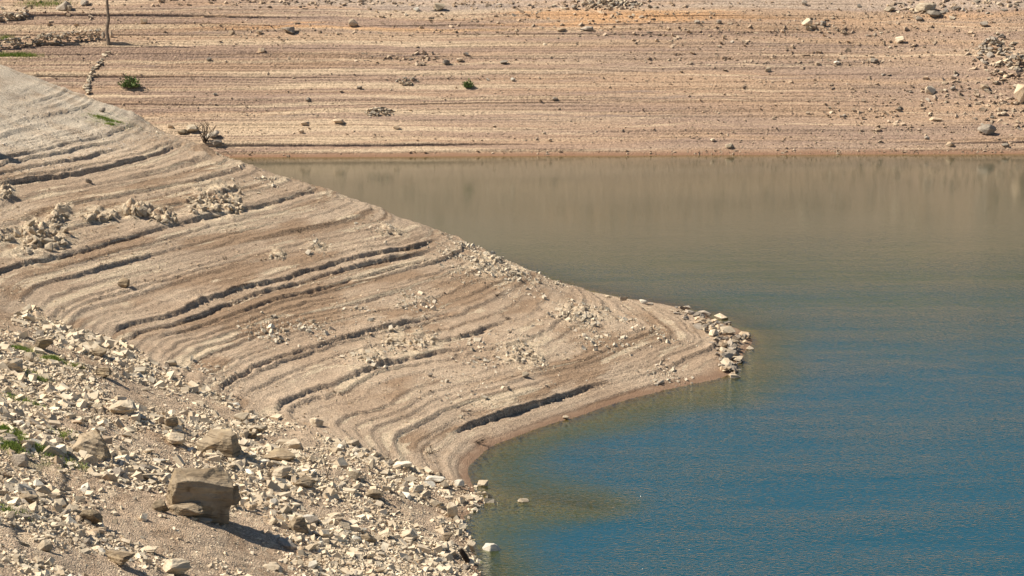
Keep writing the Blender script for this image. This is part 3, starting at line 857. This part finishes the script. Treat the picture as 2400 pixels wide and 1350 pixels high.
named = [
    # foot px, py, w, h, label, mat, flat
    (290, 966, 78, 34, 'smooth pale slab lying tilted above the leaning layered boulder', 'rock', .9),
    (400, 1004, 42, 34, 'upright grey stone between the smooth slab and the wedge boulder', 'boulder', .8),
    (408, 1040, 60, 32, 'low tan rock touching the left foot of the wedge boulder', 'rock', .8),
    (482, 1060, 34, 24, 'small bright stone in front of the wedge boulder', 'rock', .8),
    (48, 1092, 48, 36, 'rounded grey rock with a hollow face at the far left by the grass', 'grey', .8),
    (378, 1200, 44, 36, 'squat rock just left of the large block boulder', 'boulder', .8),
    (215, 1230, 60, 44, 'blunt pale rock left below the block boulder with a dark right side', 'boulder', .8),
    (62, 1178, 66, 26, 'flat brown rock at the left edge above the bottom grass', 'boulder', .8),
    (650, 1082, 95, 36, 'long flat slab to the right of the wedge boulder', 'boulder', .7),
    (690, 1052, 60, 26, 'pale stone just above the long flat slab', 'rock', .8),
    (665, 1120, 58, 34, 'rounded rock directly below the long flat slab', 'rock', .8),
    (710, 1140, 62, 30, 'broad stone on the right of the rounded rock below the slab', 'boulder', .8),
    (700, 1246, 56, 42, 'layered rock downhill right of the block boulder shadow', 'boulder', .85),
    (742, 998, 40, 24, 'bright stone lying alone on the edge of the gully', 'rock', .8),
    (575, 988, 46, 26, 'pale stone at the gully above the wedge boulder', 'rock', .8),
    (606, 1014, 52, 22, 'flat bright stone just below the pale gully stone', 'rock', .7),
    (585, 1026, 44, 20, 'dark low stone between the wedge boulder and the bright flat stone', 'boulder', .8),
    (270, 1318, 88, 30, 'wide cracked pale slab near the bottom edge left of centre', 'boulder', .8),
    (350, 1296, 50, 20, 'flat pale stone right of the wide cracked slab', 'rock', .8),
    (405, 1342, 80, 40, 'big bright rock cut by the bottom edge of the picture', 'rock', .8),
    (105, 1290, 44, 30, 'pale stone standing near the lower left corner', 'rock', .8),
    (230, 836, 52, 26, 'dark hollow rock on the slope where the rubble meets the spur', 'boulder', .8),
    (246, 884, 50, 30, 'shaded rock below the dark hollow rock on the upper rubble', 'boulder', .8),
    (104, 820, 50, 36, 'brown block at the upper left of the rubble slope', 'boulder', .8),
    (30, 870, 70, 40, 'large pale rock at the left edge above the grass tufts', 'rock', .8),
    (72, 850, 30, 30, 'pointed stone beside the grass tufts at the left', 'rock', .8),
    (790, 1216, 50, 22, 'flat pale stone in the middle of the lower rubble slope', 'rock', .8),
    (880, 1168, 52, 28, 'grey topped stone near the foot of the gully', 'boulder', .8),
    (945, 1158, 30, 24, 'small pale stone right of the grey topped stone', 'rock', .8),
    (960, 1262, 44, 24, 'square pale stone on the lower right of the rubble', 'rock', .9),
    (1050, 1268, 36, 26, 'dark faced stone near the waterside at the bottom', 'boulder', .9),
    (865, 1272, 46, 26, 'tilted stone in the bottom middle of the rubble', 'boulder', .8),
    (830, 1120, 46, 24, 'tan rock above the grey topped stone at the gully', 'rock', .8),
    (940, 1096, 56, 18, 'flat whitish slab on the bare silt at the gully mouth', 'white', .8),
    (830, 1046, 36, 20, 'pale stone on the silt uphill of the gully mouth', 'rock', .8),
    (400, 856, 36, 16, 'flat pale stone alone at the head of the gully', 'rock', .8),
    # shore
    (1020, 1131, 58, 20, 'white slab lying on the silt by the little cove', 'white', .7),
    (1075, 1141, 28, 22, 'white blocky rock on the waterline of the cove', 'white', .9),
    (1130, 1137, 28, 14, 'small rock standing in the shallow water of the cove', 'rock', .8),
    (1060, 1214, 30, 46, 'tall pointed pale rock at the foot of the rubble by the water', 'rock', .8),
    (1152, 1289, 46, 15, 'bright white rock standing in the water near the bottom', 'white', .7),
    (1226, 1175, 26, 9, 'low stone just breaking the water over the submerged bar', 'rock', .7),
    (1104, 1290, 26, 30, 'pale rock on the shore left of the white rock in the water', 'rock', .8),
    (1100, 1215, 12, 8, 'tiny stone at the water edge below the tall pointed rock', 'rock', .8),
    # spur
    (290, 671, 30, 22, 'lone grey brown rock casting a dark shadow on the spur', 'boulder', .8),
    (1010, 883, 14, 11, 'small dark stone on the lower terraces of the spur', 'grey', .8),
    (1230, 882, 18, 11, 'small pale stone on the lower terraces right of the dark stone', 'rock', .8),
    (208, 428, 16, 12, 'small grey stone on the upper left terrace', 'grey', .8),
    (240, 262, 16, 10, 'bluish grey stone on the crest of the spur at upper left', 'grey', .8),
    (144, 540, 12, 9, 'small bright white stone below the eroded lumps', 'white', .8),
    (500, 322, 34, 18, 'grey rock beside the dead shrub on the crest', 'grey', .8),
    (508, 340, 26, 12, 'brown rock under the grey rock by the dead shrub', 'grey', .8),
    (450, 308, 28, 16, 'pale rock left of the dead shrub on the crest', 'rock', .8),
    (428, 314, 26, 12, 'dark low rock leftmost of those by the dead shrub', 'boulder', .8),
    (402, 300, 20, 11, 'rounded pale stone on the bank behind the crest', 'tan', .8),
    (1462, 704, 24, 10, 'flat pale stone on the back shore of the spur', 'rock', .8),
    (1507, 712, 22, 10, 'white flat stone on the back shore nearest the tip', 'white', .8),
    (1427, 697, 16, 6, 'thin stone leftmost on the back shore of the spur', 'rock', .8),
    (1524, 715, 18, 6, 'grey flat stone close right of the white flat one on the back shore', 'grey', .8),
    (1545, 902, 16, 9, 'dark stone on the shore left of the stone spit', 'grey', .8),
    (1326, 982, 14, 9, 'small pale stone on the beach above the deep water', 'rock', .8),
    # far bank
    (678, 77, 32, 15, 'layered dark boulder alone on the upper far bank left of centre', 'grey', .8),
    (826, 60, 24, 16, 'pointed pale boulder on the upper far bank right of the layered one', 'tan', .8),
    (612, 124, 18, 12, 'lone triangular stone below the layered boulder on the far bank', 'tan', .8),
    (490, 143, 13, 8, 'small dark stone at left on the middle far bank', 'grey', .8),
    (530, 147, 12, 7, 'small brown stone close right of the small dark one', 'tan', .8),
    (335, 54, 17, 11, 'rounded stone on the terrace edge right of the dead trunk', 'tan', .8),
    (542, 80, 16, 9, 'pale stone left of the layered boulder on the far bank', 'tan', .8),
    (606, 79, 18, 8, 'tan stone just left of the layered boulder', 'tan', .8),
    (505, 224, 11, 7, 'small dark stone on the lower far bank right of the big bush', 'grey', .8),
    (722, 236, 12, 8, 'dark round stone alone in the lower middle of the far bank', 'grey', .8),
    (716, 292, 22, 8, 'flat tan stone above the waterline at left', 'tan', .7),
    (707, 312, 14, 9, 'tan stone just below the flat one near the waterline', 'tan', .8),
    (793, 288, 30, 11, 'cracked pale rock left of the stone heap near the water', 'tan', .8),
    (931, 301, 18, 8, 'brick shaped brown stone below the stone heap', 'tan', .8),
    (843, 208, 14, 7, 'small dark stone left of the upper stone heap', 'grey', .8),
    (1046, 151, 17, 12, 'dark cubic stone in the middle of the far bank', 'grey', .8),
    (1078, 144, 20, 8, 'flat tan stone right of the dark cubic stone', 'tan', .8),
    (1092, 131, 14, 9, 'dark pointed stone above the flat tan stone', 'grey', .8),
    (1181, 149, 20, 8, 'flat dark slab with shadow right of the cubic stone', 'grey', .8),
    (1030, 24, 24, 18, 'pale rock standing at the top of the far bank in the centre', 'rock', .8),
    (976, 26, 15, 9, 'white stone at the top left of the pale standing rock', 'white', .8),
    (1347, 22, 14, 11, 'grey stone at the left end of the top rubble pile', 'grey', .8),
    (1382, 71, 34, 10, 'long thin slab on the upper bank right of centre', 'grey', .5),
    (1315, 73, 22, 8, 'flat tan slab left of the long thin slab', 'tan', .7),
    (1300, 234, 18, 7, 'dark stone on the lower bank in the middle right', 'grey', .8),
    (1275, 314, 10, 5, 'small pale stone near the waterline in the middle', 'rock', .8),
    (1290, 331, 10, 7, 'small tan stone beneath the pale one near the waterline', 'tan', .8),
    (1800, 168, 16, 11, 'lone pale stone with shadow on the right middle bank', 'rock', .8),
    (1710, 346, 22, 10, 'pale boulder at the waterline on the right', 'rock', .8),
    (1670, 330, 12, 6, 'small stone up left of the pale waterline boulder', 'rock', .8),
    (2313, 314, 44, 24, 'largest dark boulder on the lower right bank', 'grey', .7),
    (2190, 282, 30, 9, 'reddish brick shaped slab on the right bank', 'tan', .6),
    (2227, 343, 20, 11, 'split pale rock at the waterline below the dark boulder', 'tan', .8),
    (2355, 344, 20, 10, 'dark layered stone at the waterline in the right corner', 'grey', .8),
    (2172, 326, 12, 8, 'dark small stone up left of the split pale rock', 'grey', .8),
    (2180, 219, 28, 18, 'pale squarish rock on the right bank', 'rock', .8),
    (2235, 210, 16, 9, 'dark stone right of the pale squarish rock', 'grey', .8),
    (2310, 210, 24, 14, 'pale stone pair on the right edge slope', 'tan', .8),
    (1960, 149, 16, 7, 'bright flat stone on the right middle bank', 'white', .8),
    (2048, 145, 22, 9, 'dark flat rock right of the bright flat stone', 'grey', .8),
    (1945, 256, 8, 7, 'tiny pale upright stone on the right lower bank', 'rock', .8),
    (2107, 260, 11, 8, 'small grey stone on the right lower bank', 'grey', .8),
    (1885, 12, 13, 12, 'dark round stone at the top of the bank on the right', 'grey', .8),
    (2154, 47, 17, 10, 'grey stone under the top right rubble', 'grey', .8),
    (2306, 60, 20, 10, 'grey block near the right edge at the top', 'grey', .8),
    (2108, 98, 22, 14, 'pale triangular rock on the upper right bank', 'rock', .8),
    (2395, 238, 40, 42, 'big pale orange rock cut off by the right edge', 'tan', .8),
    (2168, 26, 50, 20, 'broad pale rock outcrop at the top right', 'rock', .8),
    (2085, 26, 26, 12, 'bright flat rock left of the top right outcrop', 'rock', .8),
    (2190, 38, 36, 14, 'grey broken slab under the top right outcrop', 'grey', .8),
    (1892, 60, 26, 18, 'pale stone topping the small heap at upper right', 'rock', .8),
    (1905, 66, 18, 9, 'tan stone at the right foot of the small upper right heap', 'tan', .8),
    (1930, 62, 16, 14, 'upright dark stone right of the small upper right heap', 'grey', .8),
    (1686, 55, 14, 9, 'dark stone in the debris of the upper bank', 'grey', .8),
    (1635, 56, 14, 9, 'dark cubic stone left in the debris of the upper bank', 'grey', .8),
    (1202, 190, 11, 9, 'small bright white round stone right of the small bush', 'white', .9),
    (1143, 189, 8, 6, 'little bluish white stone between the small bush and the white round one', 'white', .9),
    (150, 22, 34, 22, 'dark angular rock at the top left of the far bank', 'grey', .8),
    (163, 26, 16, 15, 'pale rock leaning on the dark angular rock at top left', 'rock', .8),
    (198, 12, 22, 14, 'grey rock at the top left beside the dead trunk', 'grey', .8),
    (62, 38, 18, 11, 'rounded stone at the end of the upper dry stone wall', 'grey', .8),
    (243, 90, 10, 16, 'upright stone close left of the dead trunk', 'grey', .6),
    (262, 88, 9, 18, 'thin upright stone close right of the dead trunk', 'tan', .6),
]
for k, (px, py, w, h, lab, mk, fl) in enumerate(named):
    near = .86 if px < 1110 and py > 790 else 1.0
    rock_thing('rock', px, py, w * near, h * 1.12 * near, lab, mk, 30 + k, fl, detail=(w > 48))
me = hull_mesh('boulder', blocky_pts(18, np.random.default_rng(77), 3.), bev=.03, sub=2, disp=.04, seed=9)
me.materials.append(M['boulder'])
q = on(-66, 352)
tag(put('boulder', me, (q.x, q.y, q.z + .5), (1.5, 1.4, 1.9), (0, .1, .3)), 'tall boulder just outside the left edge that throws the dark shadow', 'boulder')

# stones of the spit at the tip
rs = np.random.default_rng(202)
spine = np.array([(1592, 724), (1625, 738), (1655, 756), (1680, 775), (1695, 795), (1705, 815), (1708, 838), (1712, 860), (1708, 882)])
for k in range(190):
    t_ = rs.random() ** .8 * (len(spine) - 1); i = int(t_); f = t_ - i
    c = spine[i] * (1 - f) + spine[min(i + 1, len(spine) - 1)] * f
    spread = 6 + 20 * math.sin(math.pi * min(t_ / 8.2, 1))
    qx, qy = c[0] + rs.normal(0, spread * .8), c[1] + rs.normal(0, 7)
    q = on(qx, qy); s = rs.uniform(.11, .24) + .30 * rs.random() ** 4
    if q.z < -.02:
        if q.z < -.5: continue
        q = Vector((*P(qx, qy, 0.0), -.04))
    key = ('rock', 'tan', 'grey', 'grey')[int(rs.integers(4))]
    o = put('spit_stone', PROTO[key][int(rs.integers(10))], (q.x, q.y, q.z + .14 * s + .05 * rs.random()), (s * rs.uniform(1., 1.5), s * rs.uniform(.7, 1.1), s * rs.uniform(.45, .8)),
            (rs.normal(0, .3), rs.normal(0, .3), rs.uniform(0, 6.28)))
    pend(o, key, 'spit stone', 0); tag(o, None, 'stone', 'stones of the spit at the tip of the spur')
rock_thing('rock', 1742, 790, 34, 16, 'low brown rock on the outermost bar of the stone spit', 'tan', 301, .7)
rock_thing('rock', 1757, 818, 18, 9, 'pale triangular stone farthest out in the water off the spit', 'rock', 302, .8)
rock_thing('rock', 1706, 782, 40, 20, 'broad dark sided rock in the upper part of the stone spit', 'rock', 303, .8)
rock_thing('rock', 1720, 838, 36, 22, 'grey slab leaning over the water side of the spit', 'grey', 304, .8)
rock_thing('rock', 1720, 884, 28, 10, 'flat pale stone at the lower end of the spit', 'rock', 305, .8)

# heaps: many stones that lie together, each a thing
def heap(px, py, wpx, hpx, n, s0, s1, label, group, key, seed):
    r = np.random.default_rng(seed)
    for k in range(n):
        a = r.uniform(0, 6.28); rr = math.sqrt(r.random())
        qx, qy = px + wpx * .5 * rr * math.cos(a), py + hpx * .35 * rr * math.sin(a)
        q = on(qx, qy); s = r.uniform(s0, s1)
        up = (1 - rr) * hpx * .45 * scale_at(q)
        kk = key[int(r.integers(len(key)))]
        o = put('heap_stone', PROTO[kk][int(r.integers(10))], (q.x, q.y, q.z + up + .1 * s), (s * r.uniform(.9, 1.5), s * r.uniform(.7, 1.1), s * r.uniform(.45, .8)), (r.normal(0, .4), r.normal(0, .4), r.uniform(0, 6.28)))
        pend(o, kk, 'stone', (px, py, label)); tag(o, None, 'stone', group)
heap(890, 264, 72, 26, 60, .12, .26, 'low heap above the waterline', 'stones of the heap above the waterline', ('grey', 'rock'), 1)
heap(955, 192, 50, 24, 34, .10, .26, 'heap beside the small bush', 'stones of the heap left of the small bush', ('grey', 'rock'), 2)
heap(1430, 10, 130, 22, 80, .14, .34, 'rubble pile at the top', 'stones of the rubble pile at the top', ('grey', 'rock'), 3)
heap(2325, 112, 55, 50, 40, .14, .40, 'dark debris cluster at right', 'stones of the dark debris cluster at right', ('grey', 'grey', 'rock'), 4)
heap(2385, 150, 60, 50, 40, .14, .45, 'lower debris at the right edge', 'slabs of the lower right debris', ('grey', 'grey', 'tan'), 5)

# ------------------------------------------------------------------ dry stone walls on the far bank: wall > stone
def wall(label, line, n, courses, s0, s1, seed, key=('grey', 'rock', 'tan'), spread=.1):
    r = np.random.default_rng(seed)
    pts = [on(*p) for p in line]
    root = empty('dry_stone_wall', pts[0]); tag(root, label, 'wall')
    seg = [0]
    for a, b in zip(pts, pts[1:]): seg.append(seg[-1] + (b - a).length)
    for k in range(n):
        t_ = r.random() * seg[-1]
        i = max(j for j in range(len(seg)) if seg[j] <= t_); i = min(i, len(pts) - 2)
        f = (t_ - seg[i]) / max(seg[i + 1] - seg[i], 1e-6)
        p = pts[i].lerp(pts[i + 1], f)
        s = r.uniform(s0, s1)
        c = int(r.integers(courses))
        x_, y_ = p.x + r.normal(0, spread), p.y + r.normal(0, spread)
        zz = float(ground(x_, y_)[0]) + c * .17 + .08
        put('stone', PROTO[key[int(r.integers(len(key)))]][int(r.integers(10))], Vector((x_, y_, zz)) - Vector(pts[0]), (s * r.uniform(.9, 1.4), s * r.uniform(.7, 1.1), s * r.uniform(.45, .8)), (r.normal(0, .15), r.normal(0, .15), r.uniform(0, 6.28)), root)
wall('ruined dry stone wall running left from the dead trunk', [(-30, 122), (40, 112), (90, 106), (150, 102), (235, 93)], 240, 4, .18, .34, 5)
wall('short dry stone wall in the upper left corner', [(-30, 52), (20, 48), (62, 38)], 70, 3, .18, .34, 6)
wall('tumbled stone wall line running downhill from the dead trunk to the spur', [(257, 122), (236, 145), (222, 165), (208, 190), (203, 205), (208, 222)], 60, 1, .2, .36, 7, ('rock', 'grey', 'rock'), .08)

# ------------------------------------------------------------------ eroded pale lumps on the spur: outcrop > knob
def outcrop(px, py, wpx, dpx, n, s0, s1, tall, label, seed):
    r = np.random.default_rng(seed)
    base = on(px, py)
    root = empty('eroded_outcrop', base); tag(root, label, 'outcrop')
    for k in range(int(n * 1.5)):
        q = on(px + r.uniform(-.5, .5) * wpx, py + r.normal(0, .28) * dpx)
        s = s0 * .75 + (s1 - s0 * .75) * r.random() ** 1.8
        put('knob', KNOB[int(r.integers(10))], Vector(q) - Vector(base) + Vector((0, 0, s * tall * .10)), (s * r.uniform(.9, 2.2), s * r.uniform(.7, 1.3), s * tall * r.uniform(.4, 1.05)), (r.normal(0, .45), r.normal(0, .45), r.uniform(0, 6.28)), root)
outcrop(318, 500, 60, 14, 12, .22, .42, 2.0, 'tall dark-sided clay pinnacles in the middle of the eroded patch on the spur', 1)
outcrop(232, 512, 80, 18, 18, .16, .32, 1.5, 'row of pale clay knobs left of the tall pinnacles', 2)
outcrop(380, 515, 60, 18, 16, .14, .30, 1.4, 'pale clay knobs right of the tall pinnacles', 3)
outcrop(505, 478, 125, 52, 60, .14, .32, 1.4, 'wide field of pale clay knobs farthest right in the eroded patch', 4)
outcrop(95, 560, 110, 44, 46, .18, .38, 1.5, 'big cluster of pale clay knobs at the left edge of the eroded patch', 5)
outcrop(140, 515, 34, 30, 10, .18, .34, 1.6, 'slanting clay ridge above the big left cluster', 6)
outcrop(10, 560, 40, 16, 10, .14, .28, 1.4, 'small clay knobs cut by the left edge of the picture', 7)
outcrop(12, 460, 34, 18, 10, .2, .36, 1.4, 'clay lump at the left edge under the dark scarp', 8)
outcrop(650, 605, 40, 14, 14, .09, .2, 1.2, 'little pale clay knobs in the middle terraces', 9)
outcrop(740, 583, 60, 14, 14, .08, .18, 1.2, 'little clay knobs right of those on the middle terraces', 10)
outcrop(915, 545, 50, 20, 20, .10, .2, 1.2, 'pale clay knobs near the crest above the twin scarps', 11)
outcrop(960, 803, 110, 26, 34, .10, .24, 1.3, 'clay knobs along the lower scarp in the middle of the spur', 12)
outcrop(870, 838, 70, 18, 20, .10, .22, 1.2, 'clay knobs left of those along the lower scarp', 13)
outcrop(1370, 735, 120, 34, 40, .09, .22, 1.2, 'scattered clay knobs near the outer end of the spur', 14)
outcrop(1230, 835, 90, 26, 26, .09, .2, 1.2, 'clay knobs above the lowest terraces', 15)
outcrop(1320, 660, 44, 12, 14, .12, .26, 1.2, 'rough clay hump on the skyline of the spur', 16)

# ------------------------------------------------------------------ plants and dead wood
def tube_mesh(name, paths, sides=6):
    """paths: lists of (point, radius)"""
    vs_, fs_ = [], []
    for path in paths:
        b0 = len(vs_)
        for i, (p, r) in enumerate(path):
            a = Vector(path[max(i - 1, 0)][0]); b = Vector(path[min(i + 1, len(path) - 1)][0])
            d = (b - a).normalized()
            u = d.orthogonal().normalized(); w = d.cross(u)
            for k in range(sides):
                an = 2 * math.pi * k / sides
                vs_.append(Vector(p) + (u * math.cos(an) + w * math.sin(an)) * r)
        for i in range(len(path) - 1):
            for k in range(sides):
                fs_.append((b0 + i * sides + k, b0 + i * sides + (k + 1) % sides, b0 + (i + 1) * sides + (k + 1) % sides, b0 + (i + 1) * sides + k))
        fs_.append(tuple(b0 + k for k in reversed(range(sides))))
        fs_.append(tuple(b0 + (len(path) - 1) * sides + k for k in range(sides)))
    me = bpy.data.meshes.new(name); me.from_pydata(vs_, [], fs_); me.update()
    return me
def wander(p, d, length, r0, r1, n, bend, rr):
    p = Vector(p); d = Vector(d).normalized(); out = []
    for i in range(n + 1):
        f = i / n
        out.append((p.copy(), r0 + (r1 - r0) * f))
        d = (d + Vector((rr.gauss(0, bend), rr.gauss(0, bend), rr.gauss(0, bend * .5)))).normalized()
        p = p + d * length / n
    return out

# dead trunk
rr = random.Random(4)
q = on(255, 101)
root = empty('dead_tree', q); tag(root, 'bare dead tree trunk standing on the far bank at upper left', 'tree')
trunk = [((0, 0, -.15), .15), ((-.04, 0, .25), .12), ((-.10, 0, .7), .105), ((-.06, 0, 1.1), .11), ((.03, 0, 1.5), .10), ((-.02, 0, 2.0), .09), ((-.05, 0, 2.6), .085), ((.02, 0, 3.2), .075), ((.05, 0, 4.0), .06), ((.0, 0, 5.0), .035), ((.06, 0, 5.6), .02)]
link('trunk', tube_mesh('trunk', [trunk], 8), M['wood'], root)
for (z, dx, L) in [(3.3, 1, .9), (3.9, -1, .8), (4.5, .8, .6)]:
    link('branch', tube_mesh('branch', [wander((0, 0, z), (dx, .2, .7), L, .035, .01, 5, .12, rr)], 6), M['wood'], root)

def dead_shrub(px, py, hpx, n, label, seed, lean=(0, 0, 1), spread=.45, r=.014, name='dead_shrub', cat='shrub'):
    rr = random.Random(seed)
    q = on(px, py); hgt = hpx * scale_at(q)
    root = empty(name, q); tag(root, label, cat)
    for k in range(n):
        d = (lean[0] + rr.gauss(0, spread), lean[1] + rr.gauss(0, spread), lean[2])
        stem = wander((rr.gauss(0, .05), rr.gauss(0, .05), -.03), d, hgt * rr.uniform(.55, 1.05), r, r * .35, 6, .10, rr)
        b = link('branch', tube_mesh('branch', [stem], 5), M['dark_wood'], root)
        tw = []
        for j in range(3):
            i = rr.randint(2, 5)
            tw.append(wander(stem[i][0], (d[0] + rr.gauss(0, .6), d[1] + rr.gauss(0, .6), abs(d[2]) * .8 + .1), hgt * .3, r * .5, r * .25, 4, .12, rr))
        link('twig', tube_mesh('twig', tw, 4), M['dark_wood'], b)
dead_shrub(480, 335, 62, 11, 'leafless dead shrub standing on the crest of the spur', 1, spread=.32, r=.03)
dead_shrub(1005, 1062, 26, 7, 'dark dead twigs on the beach at the bend of the cove', 2, spread=.8, r=.012)
dead_shrub(1112, 1035, 34, 8, 'dead brushwood washed up on the beach above the cove', 3, (.9, -.5, .25), .35, .012)
dead_shrub(1075, 963, 34, 3, 'thin dead branch lying above the lowest scarp', 4, (1., -.6, .15), .15, .014, 'dead_branch', 'branch')
dead_shrub(1180, 747, 26, 8, 'tangle of dead twigs lying on the outer spur', 5, (.9, .2, .2), .5, .010)
dead_shrub(1160, 692, 26, 6, 'dead twigs on the crest terrace of the spur', 6, (.8, .3, .3), .5, .010)
dead_shrub(700, 545, 14, 4, 'small dark twig tuft on the upper terraces', 7, spread=.4, r=.012)
dead_shrub(525, 608, 14, 5, 'small dark twig tuft on the middle terraces', 8, spread=.5, r=.012)
dead_shrub(715, 640, 14, 5, 'small dark twig tuft just above the twin scarps', 9, spread=.6, r=.012)
dead_shrub(170, 850, 60, 2, 'thin upright dry stalk at the left of the upper rubble', 10, spread=.1, r=.008, name='dry_stalk', cat='plant')
dead_shrub(765, 1120, 66, 2, 'tall thin dry stalk near the middle of the gully', 11, spread=.08, r=.010, name='dry_stalk', cat='plant')
dead_shrub(535, 1092, 40, 2, 'thin dry stalk behind the large block boulder', 12, spread=.1, r=.008, name='dry_stalk', cat='plant')
dead_shrub(225, 895, 55, 2, 'thin dry stalk below the shaded rock on the upper rubble', 13, spread=.1, r=.008, name='dry_stalk', cat='plant')
dead_shrub(1980, 82, 26, 9, 'arched dead branches lying on the upper right bank', 14, (.3, 0, .7), .7, .016)
dead_shrub(2375, 185, 40, 6, 'dead branches fallen among the debris at the right edge', 15, (.5, -.3, .6), .4, .02)
dead_shrub(1548, 846, 20, 3, 'dead twig lying along the outer terrace near the tip', 16, (1., .5, .15), .2, .012, 'dead_branch', 'branch')
# dark stump at the waterside
q = on(1096, 1318)
tag(link('tree_stump', tube_mesh('stump', [[(Vector((0, 0, -.2)), .09), (Vector((.0, 0, .15)), .08), (Vector((-.03, .02, .34)), .075), (Vector((-.04, .02, .42)), .05)]], 9), M['dark_wood']), 'dark waterlogged stump leaning at the shore near the bottom', 'stump').location = q
bpy.data.objects['tree_stump'].rotation_euler = (.1, -.4, 0)

def leaf_cloud(n, rx, ry, rz, size, r, bottom=-.3):
    v = r.normal(size=(n, 3)); v /= np.linalg.norm(v, axis=1, keepdims=True)
    rad = r.random((n, 1)) ** .45
    lob = 1 + .75 * fbm(v[:, 0] * 2.8 + 5 + n, v[:, 2] * 2.8 + v[:, 1] * 2, 7, 3)
    c = v * rad * lob[:, None] * np.array([rx, ry, rz])
    c[:, 2] = np.maximum(c[:, 2], bottom * rz)
    d = v + r.normal(0, .7, (n, 3)) + np.array([0, 0, .5]); d /= np.linalg.norm(d, axis=1, keepdims=True)
    s = np.cross(d, r.normal(size=(n, 3))); s /= np.linalg.norm(s, axis=1, keepdims=True)
    L = size * r.uniform(.6, 1.3, (n, 1))
    quad = np.stack([c - s * L * .28, c + d * L * .5, c + s * L * .28, c - d * L * .5], 1)
    return np_mesh('foliage', quad.reshape(-1, 3), np.arange(n * 4).reshape(n, 4))
def bush(px, py, wpx, hpx, n, label, seed):
    q = on(px, py); s = scale_at(q); r = np.random.default_rng(seed); rr = random.Random(seed)
    root = empty('bush', q); tag(root, label, 'bush')
    f = link('foliage', leaf_cloud(n, wpx * s * .5, wpx * s * .42, hpx * s * .62, .13, r), M['leaf'], root); f.location = (0, 0, hpx * s * .36)
    link('stem', tube_mesh('stem', [wander((0, 0, -.05), (rr.gauss(0, .4), rr.gauss(0, .4), 1), hpx * s * .8, .018, .008, 5, .1, rr) for k in range(7)], 5), M['wood'], root)
bush(305, 207, 48, 28, 950, 'large green bush on the left part of the far bank', 1)
bush(1097, 206, 26, 18, 420, 'small green bush in the middle of the far bank', 2)

def grass_mesh(spots, seed, blade=.10):
    r = np.random.default_rng(seed); P0 = []
    for (px, py, sx, sy, n) in spots:
        c = on(px, py); s = scale_at(c)
        xy = np.stack([c.x + r.normal(0, sx * s, n), c.y + r.normal(0, sy * s * 2.6, n)], 1)
        z = ground(xy[:, 0], xy[:, 1])
        P0.append(np.column_stack([xy, z]))
    p = np.concatenate(P0); n = len(p)
    a = r.uniform(0, 6.28, n); side = np.stack([np.cos(a), np.sin(a), np.zeros(n)], 1) * .010
    tip = np.stack([r.normal(0, .45, n), r.normal(0, .45, n), np.ones(n)], 1) * (blade * r.uniform(.5, 1.3, n))[:, None]
    mid = tip * .55; mid[:, 2] *= 1.15
    v = np.stack([p - side, p + side, p + mid + side * .7, p + tip, p + mid - side * .7], 1)
    return np_mesh('grass', v.reshape(-1, 3), np.arange(n * 5).reshape(n, 5))
tag(link('grass', grass_mesh([(50, 822, 10, 4, 700), (125, 845, 12, 6, 900), (80, 886, 14, 5, 900), (25, 1012, 12, 5, 1200), (25, 1050, 12, 5, 1200), (100, 1052, 26, 6, 900), (60, 1035, 30, 8, 500), (60, 940, 30, 8, 260), (150, 1020, 20, 8, 160), (20, 1200, 20, 10, 260), (170, 1090, 30, 8, 180), (180, 860, 12, 4, 120)], 5), M['grass']),
    'tufts of fresh green grass among the rubble at the left', 'grass', kind='stuff')
tag(link('bank_grass', grass_mesh([(35, 133, 28, 2.6, 1500), (15, 92, 8, 2.5, 300), (110, 10, 26, 4, 420), (75, 12, 18, 4, 160)], 6, .22), M['grass']), 'strip of green grass under the dry stone wall on the far bank', 'grass', kind='stuff')
tag(link('crest_grass', grass_mesh([(255, 283, 14, 3, 420), (240, 277, 12, 2, 200), (258, 291, 6, 2, 160)], 8, .09), M['grass']), 'thin yellowish grass on the crest of the spur', 'grass', kind='stuff')

label_pending()
